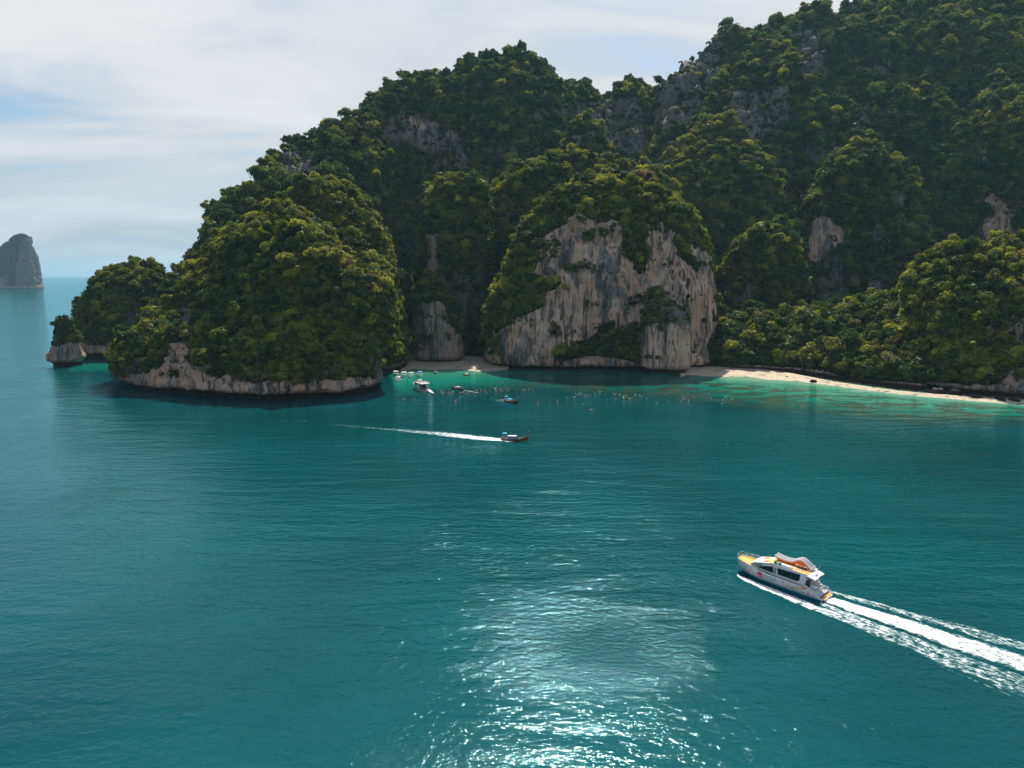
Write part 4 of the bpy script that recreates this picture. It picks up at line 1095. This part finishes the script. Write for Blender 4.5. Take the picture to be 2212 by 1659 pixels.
bw_ = ['at the very tip', 'just behind the tip, right', 'just behind the tip, left', 'centre front', 'by the left rail', 'by the right rail', 'before the windscreen', 'left of the windscreen', 'against the cabin', 'right of the windscreen']
for i, (x, y, z) in enumerate(spots):
    c = cols[i % 9]
    person(on_boat(db, x, y, z), rr.uniform(0, 6), ['stand', 'arms'][i % 4 == 1], c, i % 3, f"{'bare-chested person' if c == 'bare' else 'person in ' + c + ' top'} on the white day boat's bow, {bw_[i]}", 'people on the white day boat')
for i, (x, y, z, w) in enumerate([(4.6, 1.4, 1.0, 'under the roof by the door'), (3.8, .3, 1.0, 'in the middle of the aft deck'), (2.4, 1.6, 1.0, 'at the port side of the aft deck'), (2.0, -.9, 1.0, 'at the starboard side of the aft deck'), (1.0, .8, 1.0, 'nearest the stern platform'), (3.0, -1.6, 1.0, 'by the starboard roof post'), (5.2, 1.9, 4.58, 'on the roof deck by the port rail')]):
    c = cols[(i * 2 + 1) % 9]
    person(on_boat(db, x, y, z), rr.uniform(0, 6), 'stand', c, i % 3, f"{'bare-chested person' if c == 'bare' else 'person in ' + c} on the white day boat {w}", 'people on the white day boat')

# ---- speedboats
def make_speedboat(canvas, name='speedboat'):
    root = empty(name)
    ST = [(0, 1.35, 1.2, .95, -.3), (2.5, 1.45, 1.25, .98, -.35), (5.5, 1.4, 1.15, 1.1, -.35), (7.5, 1.1, .75, 1.3, -.25), (8.8, .65, .3, 1.45, 0), (9.6, .15, .03, 1.6, .7)]
    bm = bmesh.new(); hull(bm, ST); part(root, 'hull', bm, GEL, True)
    bm = bmesh.new(); deck(bm, ST, -.55, .12, .05, (0, 7.6)); part(root, 'floor', bm, GELD)
    bm = bmesh.new()
    for sg in (1, -1): loft(bm, [[(x, sg * bd, zd), (x, sg * (bd + .04), zd + .1), (x, sg * max(bd - .22, .02), zd + .1), (x, sg * max(bd - .25, .01), zd - .1)] for x, bd, bw, zd, zk in ST], True, True)
    part(root, 'gunwale', bm, GEL)
    bm = bmesh.new(); secs = []
    for x, z in ((1.2, 2.55), (2.5, 2.68), (4.2, 2.65), (5.2, 2.5)):
        secs.append([(x, 1.35, z - .18), (x, .7, z), (x, -.7, z), (x, -1.35, z - .18), (x, -1.3, z - .26), (x, 0, z - .1), (x, 1.3, z - .26)])
    loft(bm, secs, True, True); part(root, 'canopy', bm, canvas)
    if canvas is GEL:
        pass
    for x in (1.4, 3.2, 5.0):
        for sg in (1, -1):
            bm = bmesh.new(); tube(bm, [(x, sg * 1.3, .9), (x, sg * 1.3, 2.4)], .03, 5); part(root, 'canopy_post', bm, STEEL)
    for x in (1.2, 2.3, 3.4):
        bm = bmesh.new(); box(bm, x, x + .5, -1.1, 1.1, .45, .9, .05); part(root, 'bench_seat', bm, SLIDE_W)
    bm = bmesh.new(); box(bm, 6.0, 7.2, -.7, .7, .5, .85, .06); part(root, 'bow_cushion', bm, TEAL)
    for y in (-.6, .6):
        bm = bmesh.new(); box(bm, -.55, -.05, y - .22, y + .22, .6, 1.35, .08); box(bm, -.4, -.2, y - .1, y + .1, -.4, .6); part(root, 'outboard_engine', bm, RUB)
    bm = bmesh.new(); tube(bm, [(9.5, 0, 1.55), (10.4, 0, .6), (11.6, .1, -.1)], .03, 5); part(root, 'anchor_rope', bm, SLIDE_W)
    return root
def copy_tree(o, parent=None):
    c = o.copy(); COL.objects.link(c); c.parent = parent
    for ch in list(o.children): copy_tree(ch, c)
    return c
sb = make_speedboat(GEL)
place(sb, 854, 809, -75, 1.35); tag(sb, 'white speedboat with white canopy, leftmost of the row moored by the headland trees', 'boat', 'speedboats moored in the cove')
s2 = copy_tree(sb); place(s2, 874, 811, -88, 1.4); s2['label'] = 'white speedboat with plain white canopy, second from left in the moored row'
s3 = copy_tree(sb); place(s3, 890, 812, -92, 1.35); s3['label'] = 'white speedboat whose white canopy has a blue middle strip, third in the row'
bm = bmesh.new(); secs = [[(x, .4, z), (x, -.4, z)] for x, z in ((1.18, 2.58), (2.5, 2.71), (4.2, 2.68), (5.22, 2.53))]; loft(bm, secs, False); part(s3, 'canopy_stripe', bm, CYAN)
s4 = make_speedboat(BLUE); place(s4, 908, 810, -86, 1.35); tag(s4, 'white speedboat with bright blue canopy, right end of the moored row', 'boat', 'speedboats moored in the cove')
s5 = copy_tree(sb); place(s5, 863, 821, -95, 1.3); s5['label'] = 'white speedboat moored alone in front of the row, two-part canopy and dark waterline'
bm = bmesh.new(); box(bm, 1.0, 5.4, -.06, .06, 2.5, 2.75); part(s5, 'canopy_gap', bm, RUB)

# ---- longtail boats
def make_longtail(roof, roof2=None, dark=False, high=True):
    root = empty('longtail_boat'); HW = WOODD if dark else WOOD
    ST = [(0, .75, .5, 1.0, -.1), (1.5, .95, .75, .85, -.25), (4.5, 1.1, .9, .75, -.3), (7.5, 1.0, .8, .85, -.3), (9.5, .75, .5, 1.15, -.2), (11.0, .4, .2, 1.6, 0), (12.0, .14, .06, 2.15, .5), (12.5, .07, .03, 2.5, 1.2)]
    bm = bmesh.new(); hull(bm, ST); part(root, 'hull', bm, HW, True)
    bm = bmesh.new()
    for sg in (1, -1): loft(bm, [[(x, sg * bd, zd - .02), (x, sg * (bd + .06), zd + .08), (x, sg * max(bd - .05, .01), zd + .08)] for x, bd, bw, zd, zk in ST], True, True)
    part(root, 'gunwale', bm, SLIDE_W if not dark else PLANK)
    bm = bmesh.new(); deck(bm, ST, -.28, .06, .05, (0, 11.2)); part(root, 'floor_planks', bm, PLANK)
    bm = bmesh.new(); loft(bm, [[(x - w, w * .5, z), (x + w, w * .5, z), (x + w, -w * .5, z), (x - w, -w * .5, z)] for x, z, w in ((12.35, 2.2, .16), (12.65, 3.0, .15), (12.95, 3.9, .17))], True, True); part(root, 'prow_post', bm, WOODD)
    bm = bmesh.new(); box(bm, 12.78, 13.14, -.12, .12, 3.9, 4.05); part(root, 'prow_cap', bm, SLIDE_W)
    for k, (z, c) in enumerate(((2.35, 'pink'), (2.5, 'red'), (2.65, 'magenta'))):
        bm = bmesh.new(); bmesh.ops.create_cone(bm, segments=10, radius1=.32 - .03 * k, radius2=.26 - .03 * k, depth=.16, matrix=Matrix.Translation((12.42 + .06 * k, 0, z))); part(root, 'prow_garland', bm, PAINT[c])
    bm = bmesh.new(); tube(bm, [(12.4, .2, 2.3), (12.5, .25, 1.7), (12.2, .22, 1.1)], .07, 5, .03); part(root, 'prow_ribbon', bm, PAINT['yellow'])
    secs = [[(x, 1.12, z - .35), (x, .85, z), (x, 0, z + .12), (x, -.85, z), (x, -1.12, z - .35), (x, -1.08, z - .38), (x, 0, z + .06), (x, 1.08, z - .38)] for x, z in ((3.2, 2.0), (5.2, 2.08), (7.2, 2.0))]
    bm = bmesh.new(); loft(bm, secs, True, True); part(root, 'canopy', bm, roof)
    if roof2 is not None:
        bm = bmesh.new(); box(bm, 7.2, 7.35, -1.1, 1.1, 1.5, 2.05, .03); part(root, 'canopy_front_edge', bm, roof2)
        for sg in (1, -1):
            bm = bmesh.new(); box(bm, 3.2, 7.2, sg * 1.13 - .02, sg * 1.13 + .02, .85, 1.5); part(root, 'side_curtain', bm, roof2)
    for x in (3.3, 5.2, 7.1):
        for sg in (1, -1):
            bm = bmesh.new(); tube(bm, [(x, sg * 1.05, .8), (x, sg * 1.05, 1.7)], .03, 5); part(root, 'canopy_post', bm, WOODD)
    if high:
        bm = bmesh.new(); loft(bm, [[(x, .9, z - .12), (x, 0, z + .06), (x, -.9, z - .12), (x, 0, z - .03)] for x, z in ((.7, 3.15), (1.6, 3.3), (2.7, 3.2))], True, True); part(root, 'helm_awning', bm, CYAN if roof is not BLUE else BLUE)
        for x, y in ((.9, .7), (.9, -.7), (2.5, .7), (2.5, -.7)):
            bm = bmesh.new(); tube(bm, [(x, y, .9), (x, y, 3.12)], .03, 5); part(root, 'awning_post', bm, STEEL)
    for x in (8.2, 9.2):
        bm = bmesh.new(); box(bm, x, x + .3, -.7, .7, .75, .95, .02); part(root, 'thwart', bm, PLANK)
    bm = bmesh.new(); box(bm, .2, .9, -.3, .3, 1.0, 1.5, .06); part(root, 'engine', bm, RUB)
    bm = bmesh.new(); tube(bm, [(.3, 0, 1.3), (-3.6, .3, -.1)], .05, 6); part(root, 'propeller_shaft', bm, STEEL)
    bm = bmesh.new(); tube(bm, [(.7, 0, 1.4), (1.7, .2, 1.7)], .03, 5); part(root, 'tiller', bm, STEEL)
    return root
l1 = make_longtail(SLIDE_W, BLUE); a_ = on_sea(1083, 950.5); b_ = on_sea(1141, 955); hd1 = math.degrees(math.atan2(b_.y - a_.y, b_.x - a_.x)); L1 = (b_ - a_).length
print('longtail', L1, hd1)
l1.location = (a_.x, a_.y, .12); l1.rotation_euler = (0, rad(-2.5), rad(hd1)); l1.scale = (L1 / 12.4,) * 3
tag(l1, 'brown longtail boat speeding right in open water, white canopy edged blue, long foam trail', 'boat', 'wooden longtail boats')
l2 = make_longtail(CYAN, None, True); a_ = on_sea(1090, 866); b_ = on_sea(1118, 872); hd2 = math.degrees(math.atan2(b_.y - a_.y, b_.x - a_.x)); L2 = (b_ - a_).length
print('l2', L2, hd2)
l2.location = (a_.x, a_.y, .05); l2.rotation_euler = (0, 0, rad(hd2)); l2.scale = (min(max(L2 / 12.4, .85), 1.05),) * 3
tag(l2, 'dark longtail boat with sky blue canopies among the swimmers before the cliff', 'boat', 'wooden longtail boats')
l3 = make_longtail(SLIDE_W, None, True, False); place(l3, 1000, 842, 140, .9)
tag(l3, 'longtail boat pointing at the cove, pale canopy and blue bundle, short foam behind', 'boat', 'wooden longtail boats')
bm = bmesh.new(); box(bm, 1.4, 2.4, -.8, .2, .8, 1.4, .1); part(l3, 'blue_bundle', bm, BLUE)
l4 = make_longtail(SLIDE_W, None, False, False); place(l4, 1001, 812, 60, .8)
tag(l4, 'varnished longtail boat anchored at the edge of the shaded cove sand', 'boat', 'wooden longtail boats')
l5 = make_longtail(BLUE, None, True, True); place(l5, 937, 808, 75, .75)
tag(l5, 'shaded longtail boat with deep blue awning beached beside the small dark tower', 'boat', 'wooden longtail boats')
bpy.context.view_layer.update()
for i, (b, x, y, z, c, w) in enumerate([(l1, 1.7, .2, .6, 'red', 'steering under the awning of the open-water longtail'), (l1, 8.8, 0, .6, 'dark', 'seated ahead of the white canopy of the open-water longtail'),
        (l2, 1.8, 0, .6, 'pink', 'steering the sky-blue longtail'), (l2, 9.2, .2, .7, 'bare', 'at the front of the sky-blue longtail'), (l2, 10.0, -.1, .9, 'orange', 'by the prow post of the sky-blue longtail'),
        (l3, 1.0, .2, .7, 'yellow', 'at the stern of the longtail pointing at the cove'), (l3, 2.8, .3, .7, 'blue', 'behind the canopy of the longtail pointing at the cove'),
        (l4, 1.4, 0, .7, 'blue', 'at the stern of the varnished longtail near the sand')]):
    person(on_boat(b, x, y, z), rr.uniform(0, 6), 'sit' if i in (1, 3, 6) else 'stand', c, i % 3, f"{'bare-chested person' if c == 'bare' else 'person in ' + c} {w}", 'people aboard the longtail boats')

# ---- far ship
fs = empty('far_ferry'); p = on_sea(209, 609); fs.location = (p.x, p.y, 0); tag(fs, 'tiny grey ferry on the horizon between the far island and the cape', 'boat')
bm = bmesh.new(); hull(bm, [(-40, 9, 8, 6, -2), (20, 9, 8, 6, -2), (45, 1, .5, 9, 1)]); part(fs, 'hull', bm, GELD)
bm = bmesh.new(); box(bm, -34, 18, -7, 7, 6, 13, .5); box(bm, -20, 10, -6, 6, 13, 19, .5); part(fs, 'superstructure', bm, GEL)
bm = bmesh.new(); tube(bm, [(-10, 0, 19), (-12, 0, 25)], 2.0, 8); part(fs, 'funnel', bm, BLUEH)

# ------------------------------------------------------------------ swimmers
SWC = [('white', 'white'), ('orange', 'orange'), ('yellow', 'yellow'), ('blue', 'blue'), ('pink', 'pink'), ('red', 'red'), ('teal', 'teal'), ('bare', 'bare')]
clusters = [(1045, 843, 15, 4, 9, 'left of the sky-blue longtail'), (1085, 841, 22, 5, 16, 'behind the sky-blue longtail'), (1138, 841, 14, 3, 6, 'just right of the sky-blue longtail'),
            (1265, 853, 38, 5, 20, 'under the left half of the cliff'), (1355, 857, 40, 7, 26, 'under the right half of the cliff'), (1450, 860, 50, 9, 16, 'before the rock pillar'),
            (966, 847, 20, 6, 16, 'between the day boat and the longtail'), (1005, 848, 26, 3, 14, 'in the foam behind the cove longtail'), (950, 858, 60, 7, 12, 'in front of the day boat'),
            (1280, 884, 10, 1, 4, 'alone in deeper water below the cliff'), (1550, 866, 40, 8, 8, 'over the reef near the right beach'), (1200, 870, 60, 9, 8, 'between the longtail and the cliff group')]
rs = np.random.default_rng(5)
for cx_, cy_, sx_, sy_, n_, w_ in clusters:
    n_ = int(n_)
    pts_ = sorted([(cx_ + rs.normal() * sx_ * .6, cy_ + rs.normal() * sy_ * .6, SWC[int(rs.integers(0, 8))][0]) for k in range(n_)])
    seen_ = {}
    for px_, py_, c in pts_:
        tot_ = sum(1 for q in pts_ if q[2] == c); seen_[c] = seen_.get(c, 0) + 1
        od_ = '' if tot_ == 1 else ', ' + ['leftmost', 'second from left', 'third from left', 'fourth from left', 'fifth from left', 'sixth from left', 'seventh from left', 'eighth from left'][min(seen_[c] - 1, 7)]
        p = on_sea(px_, py_, .18)
        if c == 'bare': lb = f"bare-backed swimmer {w_}{od_}"
        else: lb = f"{c}-vested swimmer {w_}{od_}"
        o = person(p, rs.uniform(0, 6.28), 'swim', c, int(rs.integers(0, 3)), lb, f'swimmers {w_}')
        s_ = rs.uniform(1.1, 1.45); o.scale = (s_ * 1.15, s_, s_ * 1.3); o['category'] = 'swimmer'
# people on the shaded beach
for k, (px_, py_, c, w_) in enumerate([(905, 801, 'bare', 'by the blue-canopied speedboat'), (912, 799, 'red', 'behind the blue-canopied speedboat'), (919, 801, 'bare', 'right of the speedboat row'), (925, 802, 'pink', 'left of the blue longtail'),
        (929, 800, 'white', 'in white beside the blue longtail'), (936, 797, 'dark', 'behind the blue longtail'), (943, 796, 'orange', 'tallest figure behind the blue longtail'), (949, 800, 'bare', 'right of the blue longtail'), (960, 797, 'blue', 'alone on the sand in blue'),
        (898, 797, 'orange', 'at the foot of the stairs'), (893, 793, 'blue', 'on the viewing steps'), (890, 790, 'blue', 'at the top of the viewing steps'), (886, 799, 'bare', 'behind the third speedboat')]):
    q = on_sea(px_, py_, 0); 
    person((q.x, q.y, .55), rr.uniform(0, 6), 'stand', c, k % 3, f"person standing on the shaded cove sand, {w_}", 'people on the cove beach')
# ------------------------------------------------------------------ wakes and foam
def foam_material(name, scale, thin):
    m, t = mat(name)
    g = t.new('ShaderNodeTexCoord').outputs['Object']
    d = t.new('ShaderNodeAttribute', attribute_name='cover').outputs['Fac']
    n = t.noise(t.mapping(g, (scale * .55, scale, 1)), 1.0, 6, 0.70, 0.5)
    v = t.new('ShaderNodeTexVoronoi', {'Scale': scale * 1.3}, feature='DISTANCE_TO_EDGE')
    t.l.new(t.mapping(g, (.5, 1, 1)), v.inputs['Vector'])
    ve = t.ramp(v.outputs['Distance'], [(0.0, 1.0), (0.25, 0.0)])
    f = t.math('ADD', n, t.math('MULTIPLY', t.math('SUBTRACT', ve, 0.5), 0.12))
    th = t.math('SUBTRACT', 1.02, d)
    a = t.math('MULTIPLY', t.math('SUBTRACT', f, th), thin, True)
    bp = t.new('ShaderNodeBump', {'Strength': 0.8, 'Distance': 0.25, 'Height': n})
    c = t.mix(t.ramp(a, [(0.0, 0.0), (0.9, 1.0)]), (0.16, 0.46, 0.46, 1), (0.86, 0.88, 0.88, 1))
    b = t.new('ShaderNodeBsdfDiffuse', {'Color': c, 'Normal': bp.outputs[0]})
    tr = t.new('ShaderNodeBsdfTransparent', {})
    s = t.new('ShaderNodeMixShader', {0: a, 1: tr.outputs[0], 2: b.outputs[0]})
    finish(t, s.outputs[0])
    return m
FOAM = foam_material('foam', 1.0, 3.6)
FOAM2 = foam_material('fine_foam', 1.3, 3.2)

def foam_strip(name, o0, head, line, mt, z0=0.02, lift=0.25, nx=220, ny=22, label=None, scale=1.0):
    """line: (x along the boat axis, centre offset to port, half width, density)"""
    L = np.array(line, float); xs = np.linspace(L[0, 0], L[-1, 0], nx)
    sgn = 1 if L[-1, 0] > L[0, 0] else -1
    f = (lambda c: np.interp(xs * sgn, L[:, 0] * sgn, L[:, c]))
    cy, hw, de = f(1), f(2), f(3)
    cy = cy + fbm(np.stack([xs * .15, xs * 0, xs * 0 + hw.sum()], -1), 3, 4) * hw * .25
    hw = hw * (1 + 0.14 * fbm(np.stack([xs * .4, xs * 0 + 7, xs * 0], -1), 3, 6))
    v = np.linspace(-1, 1, ny)
    X = np.repeat(xs[:, None], ny, 1); Y = cy[:, None] + hw[:, None] * v[None]
    D = de[:, None] * np.clip((1 - np.abs(v)[None] ** 2.2) * 1.25, 0, 1)
    Z = z0 + lift * (1 - v[None] ** 2) * np.clip(fbm(np.stack([X.ravel() * .5, Y.ravel() * .5, X.ravel() * 0], -1), 3, 3).reshape(X.shape) * .8 + .5, 0, 1)
    V = np.stack([X, Y, Z], -1).reshape(-1, 3)
    me = mesh_np(name, V, grid_faces(nx, ny, False)); attr(me, 'cover', D.ravel())
    o = link(name, me, mt); o.location = (o0.x, o0.y, 0); o.rotation_euler = (0, 0, rad(head))
    o['kind'] = 'stuff'
    if label: o['label'] = label
    return o
H0 = HEAD
foam_strip('wake', stern, H0, [(-.2, 0, 3.0, .90), (-4, 0, 3.2, .88), (-14, 0.1, 4.2, .84), (-30, 0.2, 5.2, .78), (-50, .3, 6.4, .74), (-80, .5, 8, .70)], FOAM2, .03, .45, nx=420, ny=34, label='bright white centre of the party boat wake')
foam_strip('wake', stern, H0, [(22.2, 3.4, .5, .70), (19.5, 4.4, 1.4, .84), (14.3, 5.2, 1.9, .80), (6.2, 6.1, 2.2, .74), (0, 6.8, 2.7, .70), (-10, 7.0, 3.3, .63), (-24, 8.6, 4.6, .61), (-45, 10.2, 5.6, .59), (-80, 12.5, 7, .54)], FOAM, .025, .30, nx=460, ny=34, label='lacy foam thrown off the near side of the party boat')
foam_strip('wake', stern, H0, [(16, -3.4, .5, .5), (6, -4.4, .9, .60), (-4, -5.2, 1.6, .66), (-16, -6.2, 2.6, .61), (-34, -8.2, 3.8, .60), (-55, -9.6, 4.6, .58), (-80, -11.5, 5.6, .54)], FOAM, .027, .3, nx=420, ny=30, label='lacy foam thrown off the far side of the party boat')
foam_strip('wake', stern, H0, [(-.2, 3.3, 1.3, .66), (-8, 4.4, 1.6, .66), (-30, 6.0, 2.0, .58), (-70, 8, 2.6, .54)], FOAM, .02, .12, nx=300, label='thin foam between the near edge and the centre of the wake')
foam_strip('wake', stern, H0, [(-28, 13.2, .25, .5), (-36, 14.2, .3, .56), (-48, 16.0, .25, .5)], FOAM, .02, .1, nx=120, ny=10, label='thin line of foam on the outermost near ripple')
# longtail wakes
ls = l1.location; L_ = Vector((ls.x, ls.y, 0))
foam_strip('longtail_wake', L_, hd1, [(7.5, -1.5, .7, .70), (4, -2.2, 1.8, .88), (0, -.8, 3.0, .92), (-8, 0, 5.0, .84), (-25, 1.4, 6.0, .72), (-45, 2.6, 4.6, .62), (-70, 3.4, 2.6, .54), (-100, 4.6, 2.0, .48)], FOAM2, .03, .35, nx=420, label='long white wake trailing left from the open-water longtail')
foam_strip('longtail_wake', L_, hd1, [(4, 1.5, .5, .56), (-6, 3.2, 1.2, .58), (-30, 6.5, 1.5, .52), (-60, 9.0, 1.5, .46)], FOAM2, .03, .2, nx=240, label='thin far edge of the open-water longtail wake')
a2 = Vector((l2.location.x, l2.location.y, 0))
foam_strip('longtail_wake', a2, hd2, [(5.5, -1.6, .3, .55), (1, -1.9, .45, .66), (-5, -2.3, .5, .66), (-9, -2.6, .4, .5)], FOAM2, .03, .2, nx=120, ny=10, label='foam line on the near side of the sky-blue longtail')
foam_strip('longtail_wake', a2, hd2, [(0, .2, .5, .6), (-4, 1.0, .6, .66), (-8, 1.6, .5, .55)], FOAM2, .03, .2, nx=80, ny=10, label='short foam behind the sky-blue longtail propeller')
a3 = on_sea(1003, 843.5); b3 = on_sea(1044, 850); h3 = math.degrees(math.atan2(b3.y - a3.y, b3.x - a3.x))
foam_strip('longtail_wake', a3, h3, [(0, 0, .6, .66), (5, .2, .8, .72), (9, -.6, .7, .72), (13, -.9, .7, .70), (18, -.3, .4, .5)], FOAM2, .03, .2, nx=150, ny=10, label='broken foam behind the longtail pointing at the cove')
# surf along the headland and scattered whitecaps
for k, (pa, pb, w_) in enumerate([((275, 827), (320, 830), 'left end of the headland notch'), ((335, 831), (420, 838), 'headland below the grey rock'), ((560, 861), (625, 865), 'middle of the headland notch'), ((700, 862), (760, 861), 'right part of the headland notch'),
                                ((1170, 812), (1250, 815), 'left foot of the pale cliff'), ((1380, 817), (1440, 818), 'foot of the rock pillar'), ((120, 793), (172, 795), 'foot of the sea stack'),
                                ((600, 909), (700, 911), 'open water right of the headland shadow')]):
    A, B_ = on_sea(*pa), on_sea(*pb); h_ = math.degrees(math.atan2(B_.y - A.y, B_.x - A.x)); l_ = (B_ - A).length
    foam_strip('surf', A, h_, [(0, 0, .5, .40), (l_ * .5, 0, 1.1, .52), (l_, 0, .4, .40)], FOAM, .03, .2, nx=80, ny=10, label=f'thin surf at the {w_}')

# ------------------------------------------------------------------ boulders on the right shore
def boulder(px_, py_, s, label, sq=(1, 1, .7), seed=0, mt=None):
    bm = bmesh.new(); bmesh.ops.create_icosphere(bm, subdivisions=4, radius=1.0)
    V = np.array([v.co[:] for v in bm.verts])
    n = fbm(V * 1.1 + seed * 9.1, 3, seed) * .45 + fbm(V * 3.0 + seed, 3, seed + 3) * .2
    V = V * (1 + n)[:, None]; V = np.sign(V) * np.abs(V) ** .85 * np.array(sq) * s
    for v, c in zip(bm.verts, V): v.co = c
    me = bpy.data.meshes.new('boulder'); bm.to_mesh(me); bm.free()
    attr(me, 'rock', np.ones(len(V))); attr(me, 'pale', np.full(len(V), .45))
    o = link('boulder', me, ROCK, None, True); p = on_sea(px_, py_); o.location = (p.x, p.y, s * sq[2] * .25); o.rotation_euler = (0, 0, seed)
    return tag(o, label, 'boulder', 'boulders along the right shore')
for i, (x, y, s, sq, w_) in enumerate([(1757, 826, 2.3, (1.2, 1, .8), 'dark boulder standing at the water edge at the end of the bright sand'), (1700, 815, 1.3, (1.6, 1, .6), 'small flat boulder on the bright sand'),
        (2028, 850, 3.4, (1.1, 1, .85), 'tall craggy boulder at the right shore, left of a wider pale one'), (2062, 853, 3.8, (1.3, 1, .75), 'wide pale boulder near the right edge of the shore'),
        (1930, 838, 2.8, (2.2, 1, .5), 'long low slab under the overhanging trees'), (1890, 835, 1.4, (1.6, 1, .5), 'small dark stone left of the long slab'), (1975, 845, 1.8, (1.8, 1, .5), 'low stone between the slab and the craggy boulder'),
        (1840, 831, 2.4, (2.0, 1, .45), 'flat dark rock in the shade of the trees'), (2110, 862, 2.6, (1.4, 1, .7), 'rounded boulder right of the wide pale one'), (1800, 824, 1.3, (1.5, 1, .5), 'small rock just right of the standing dark boulder'),
        (2160, 866, 2.8, (1.5, 1, .6), 'boulder below the right edge cliff'), (1600, 803, 1.1, (2.2, 1, .4), 'half-buried stone in the middle of the bright sand')]):
    boulder(x, y, s, w_, sq, i + 1)
for i, (x, y, s, sq, w_) in enumerate([(2005, 848, 1.6, (1.6, 1, .7), 'brown rock just left of the tall craggy boulder'), (2090, 858, 2.2, (1.5, 1, .6), 'low rock between the wide pale boulder and the rounded one'), (2135, 861, 2.0, (1.8, 1, .6), 'flat rock right of the rounded boulder'),
        (2190, 868, 2.4, (1.6, 1, .7), 'last dark rock at the right edge of the picture'), (1870, 829, 1.7, (1.9, 1, .6), 'dark ledge stone deep under the trees'), (1905, 833, 2.0, (2.0, 1, .6), 'second ledge stone deep under the trees'), (1955, 839, 2.2, (1.8, 1, .7), 'shaded block under the overhanging branches'), (1780, 818, 1.2, (1.6, 1, .7), 'small stone behind the standing dark boulder')]):
    boulder(x, y, s, w_, sq, i + 21)
# ------------------------------------------------------------------ air
m, t = mat('haze_air')
pv = t.new('ShaderNodeVolumePrincipled', {'Color': (0.45, 0.78, 1.0, 1), 'Density': 0.000032, 'Anisotropy': 0.2})
t.new('ShaderNodeOutputMaterial', {'Volume': pv.outputs[0]})
bm = bmesh.new(); bmesh.ops.create_cube(bm, size=1.0)
bmesh.ops.scale(bm, vec=(90000, 50500, 702), verts=bm.verts)
bmesh.ops.translate(bm, vec=(0, 20500, 350), verts=bm.verts)
me = bpy.data.meshes.new('haze'); bm.to_mesh(me); bm.free()
hz = link('haze', me, m); hz['kind'] = 'stuff'
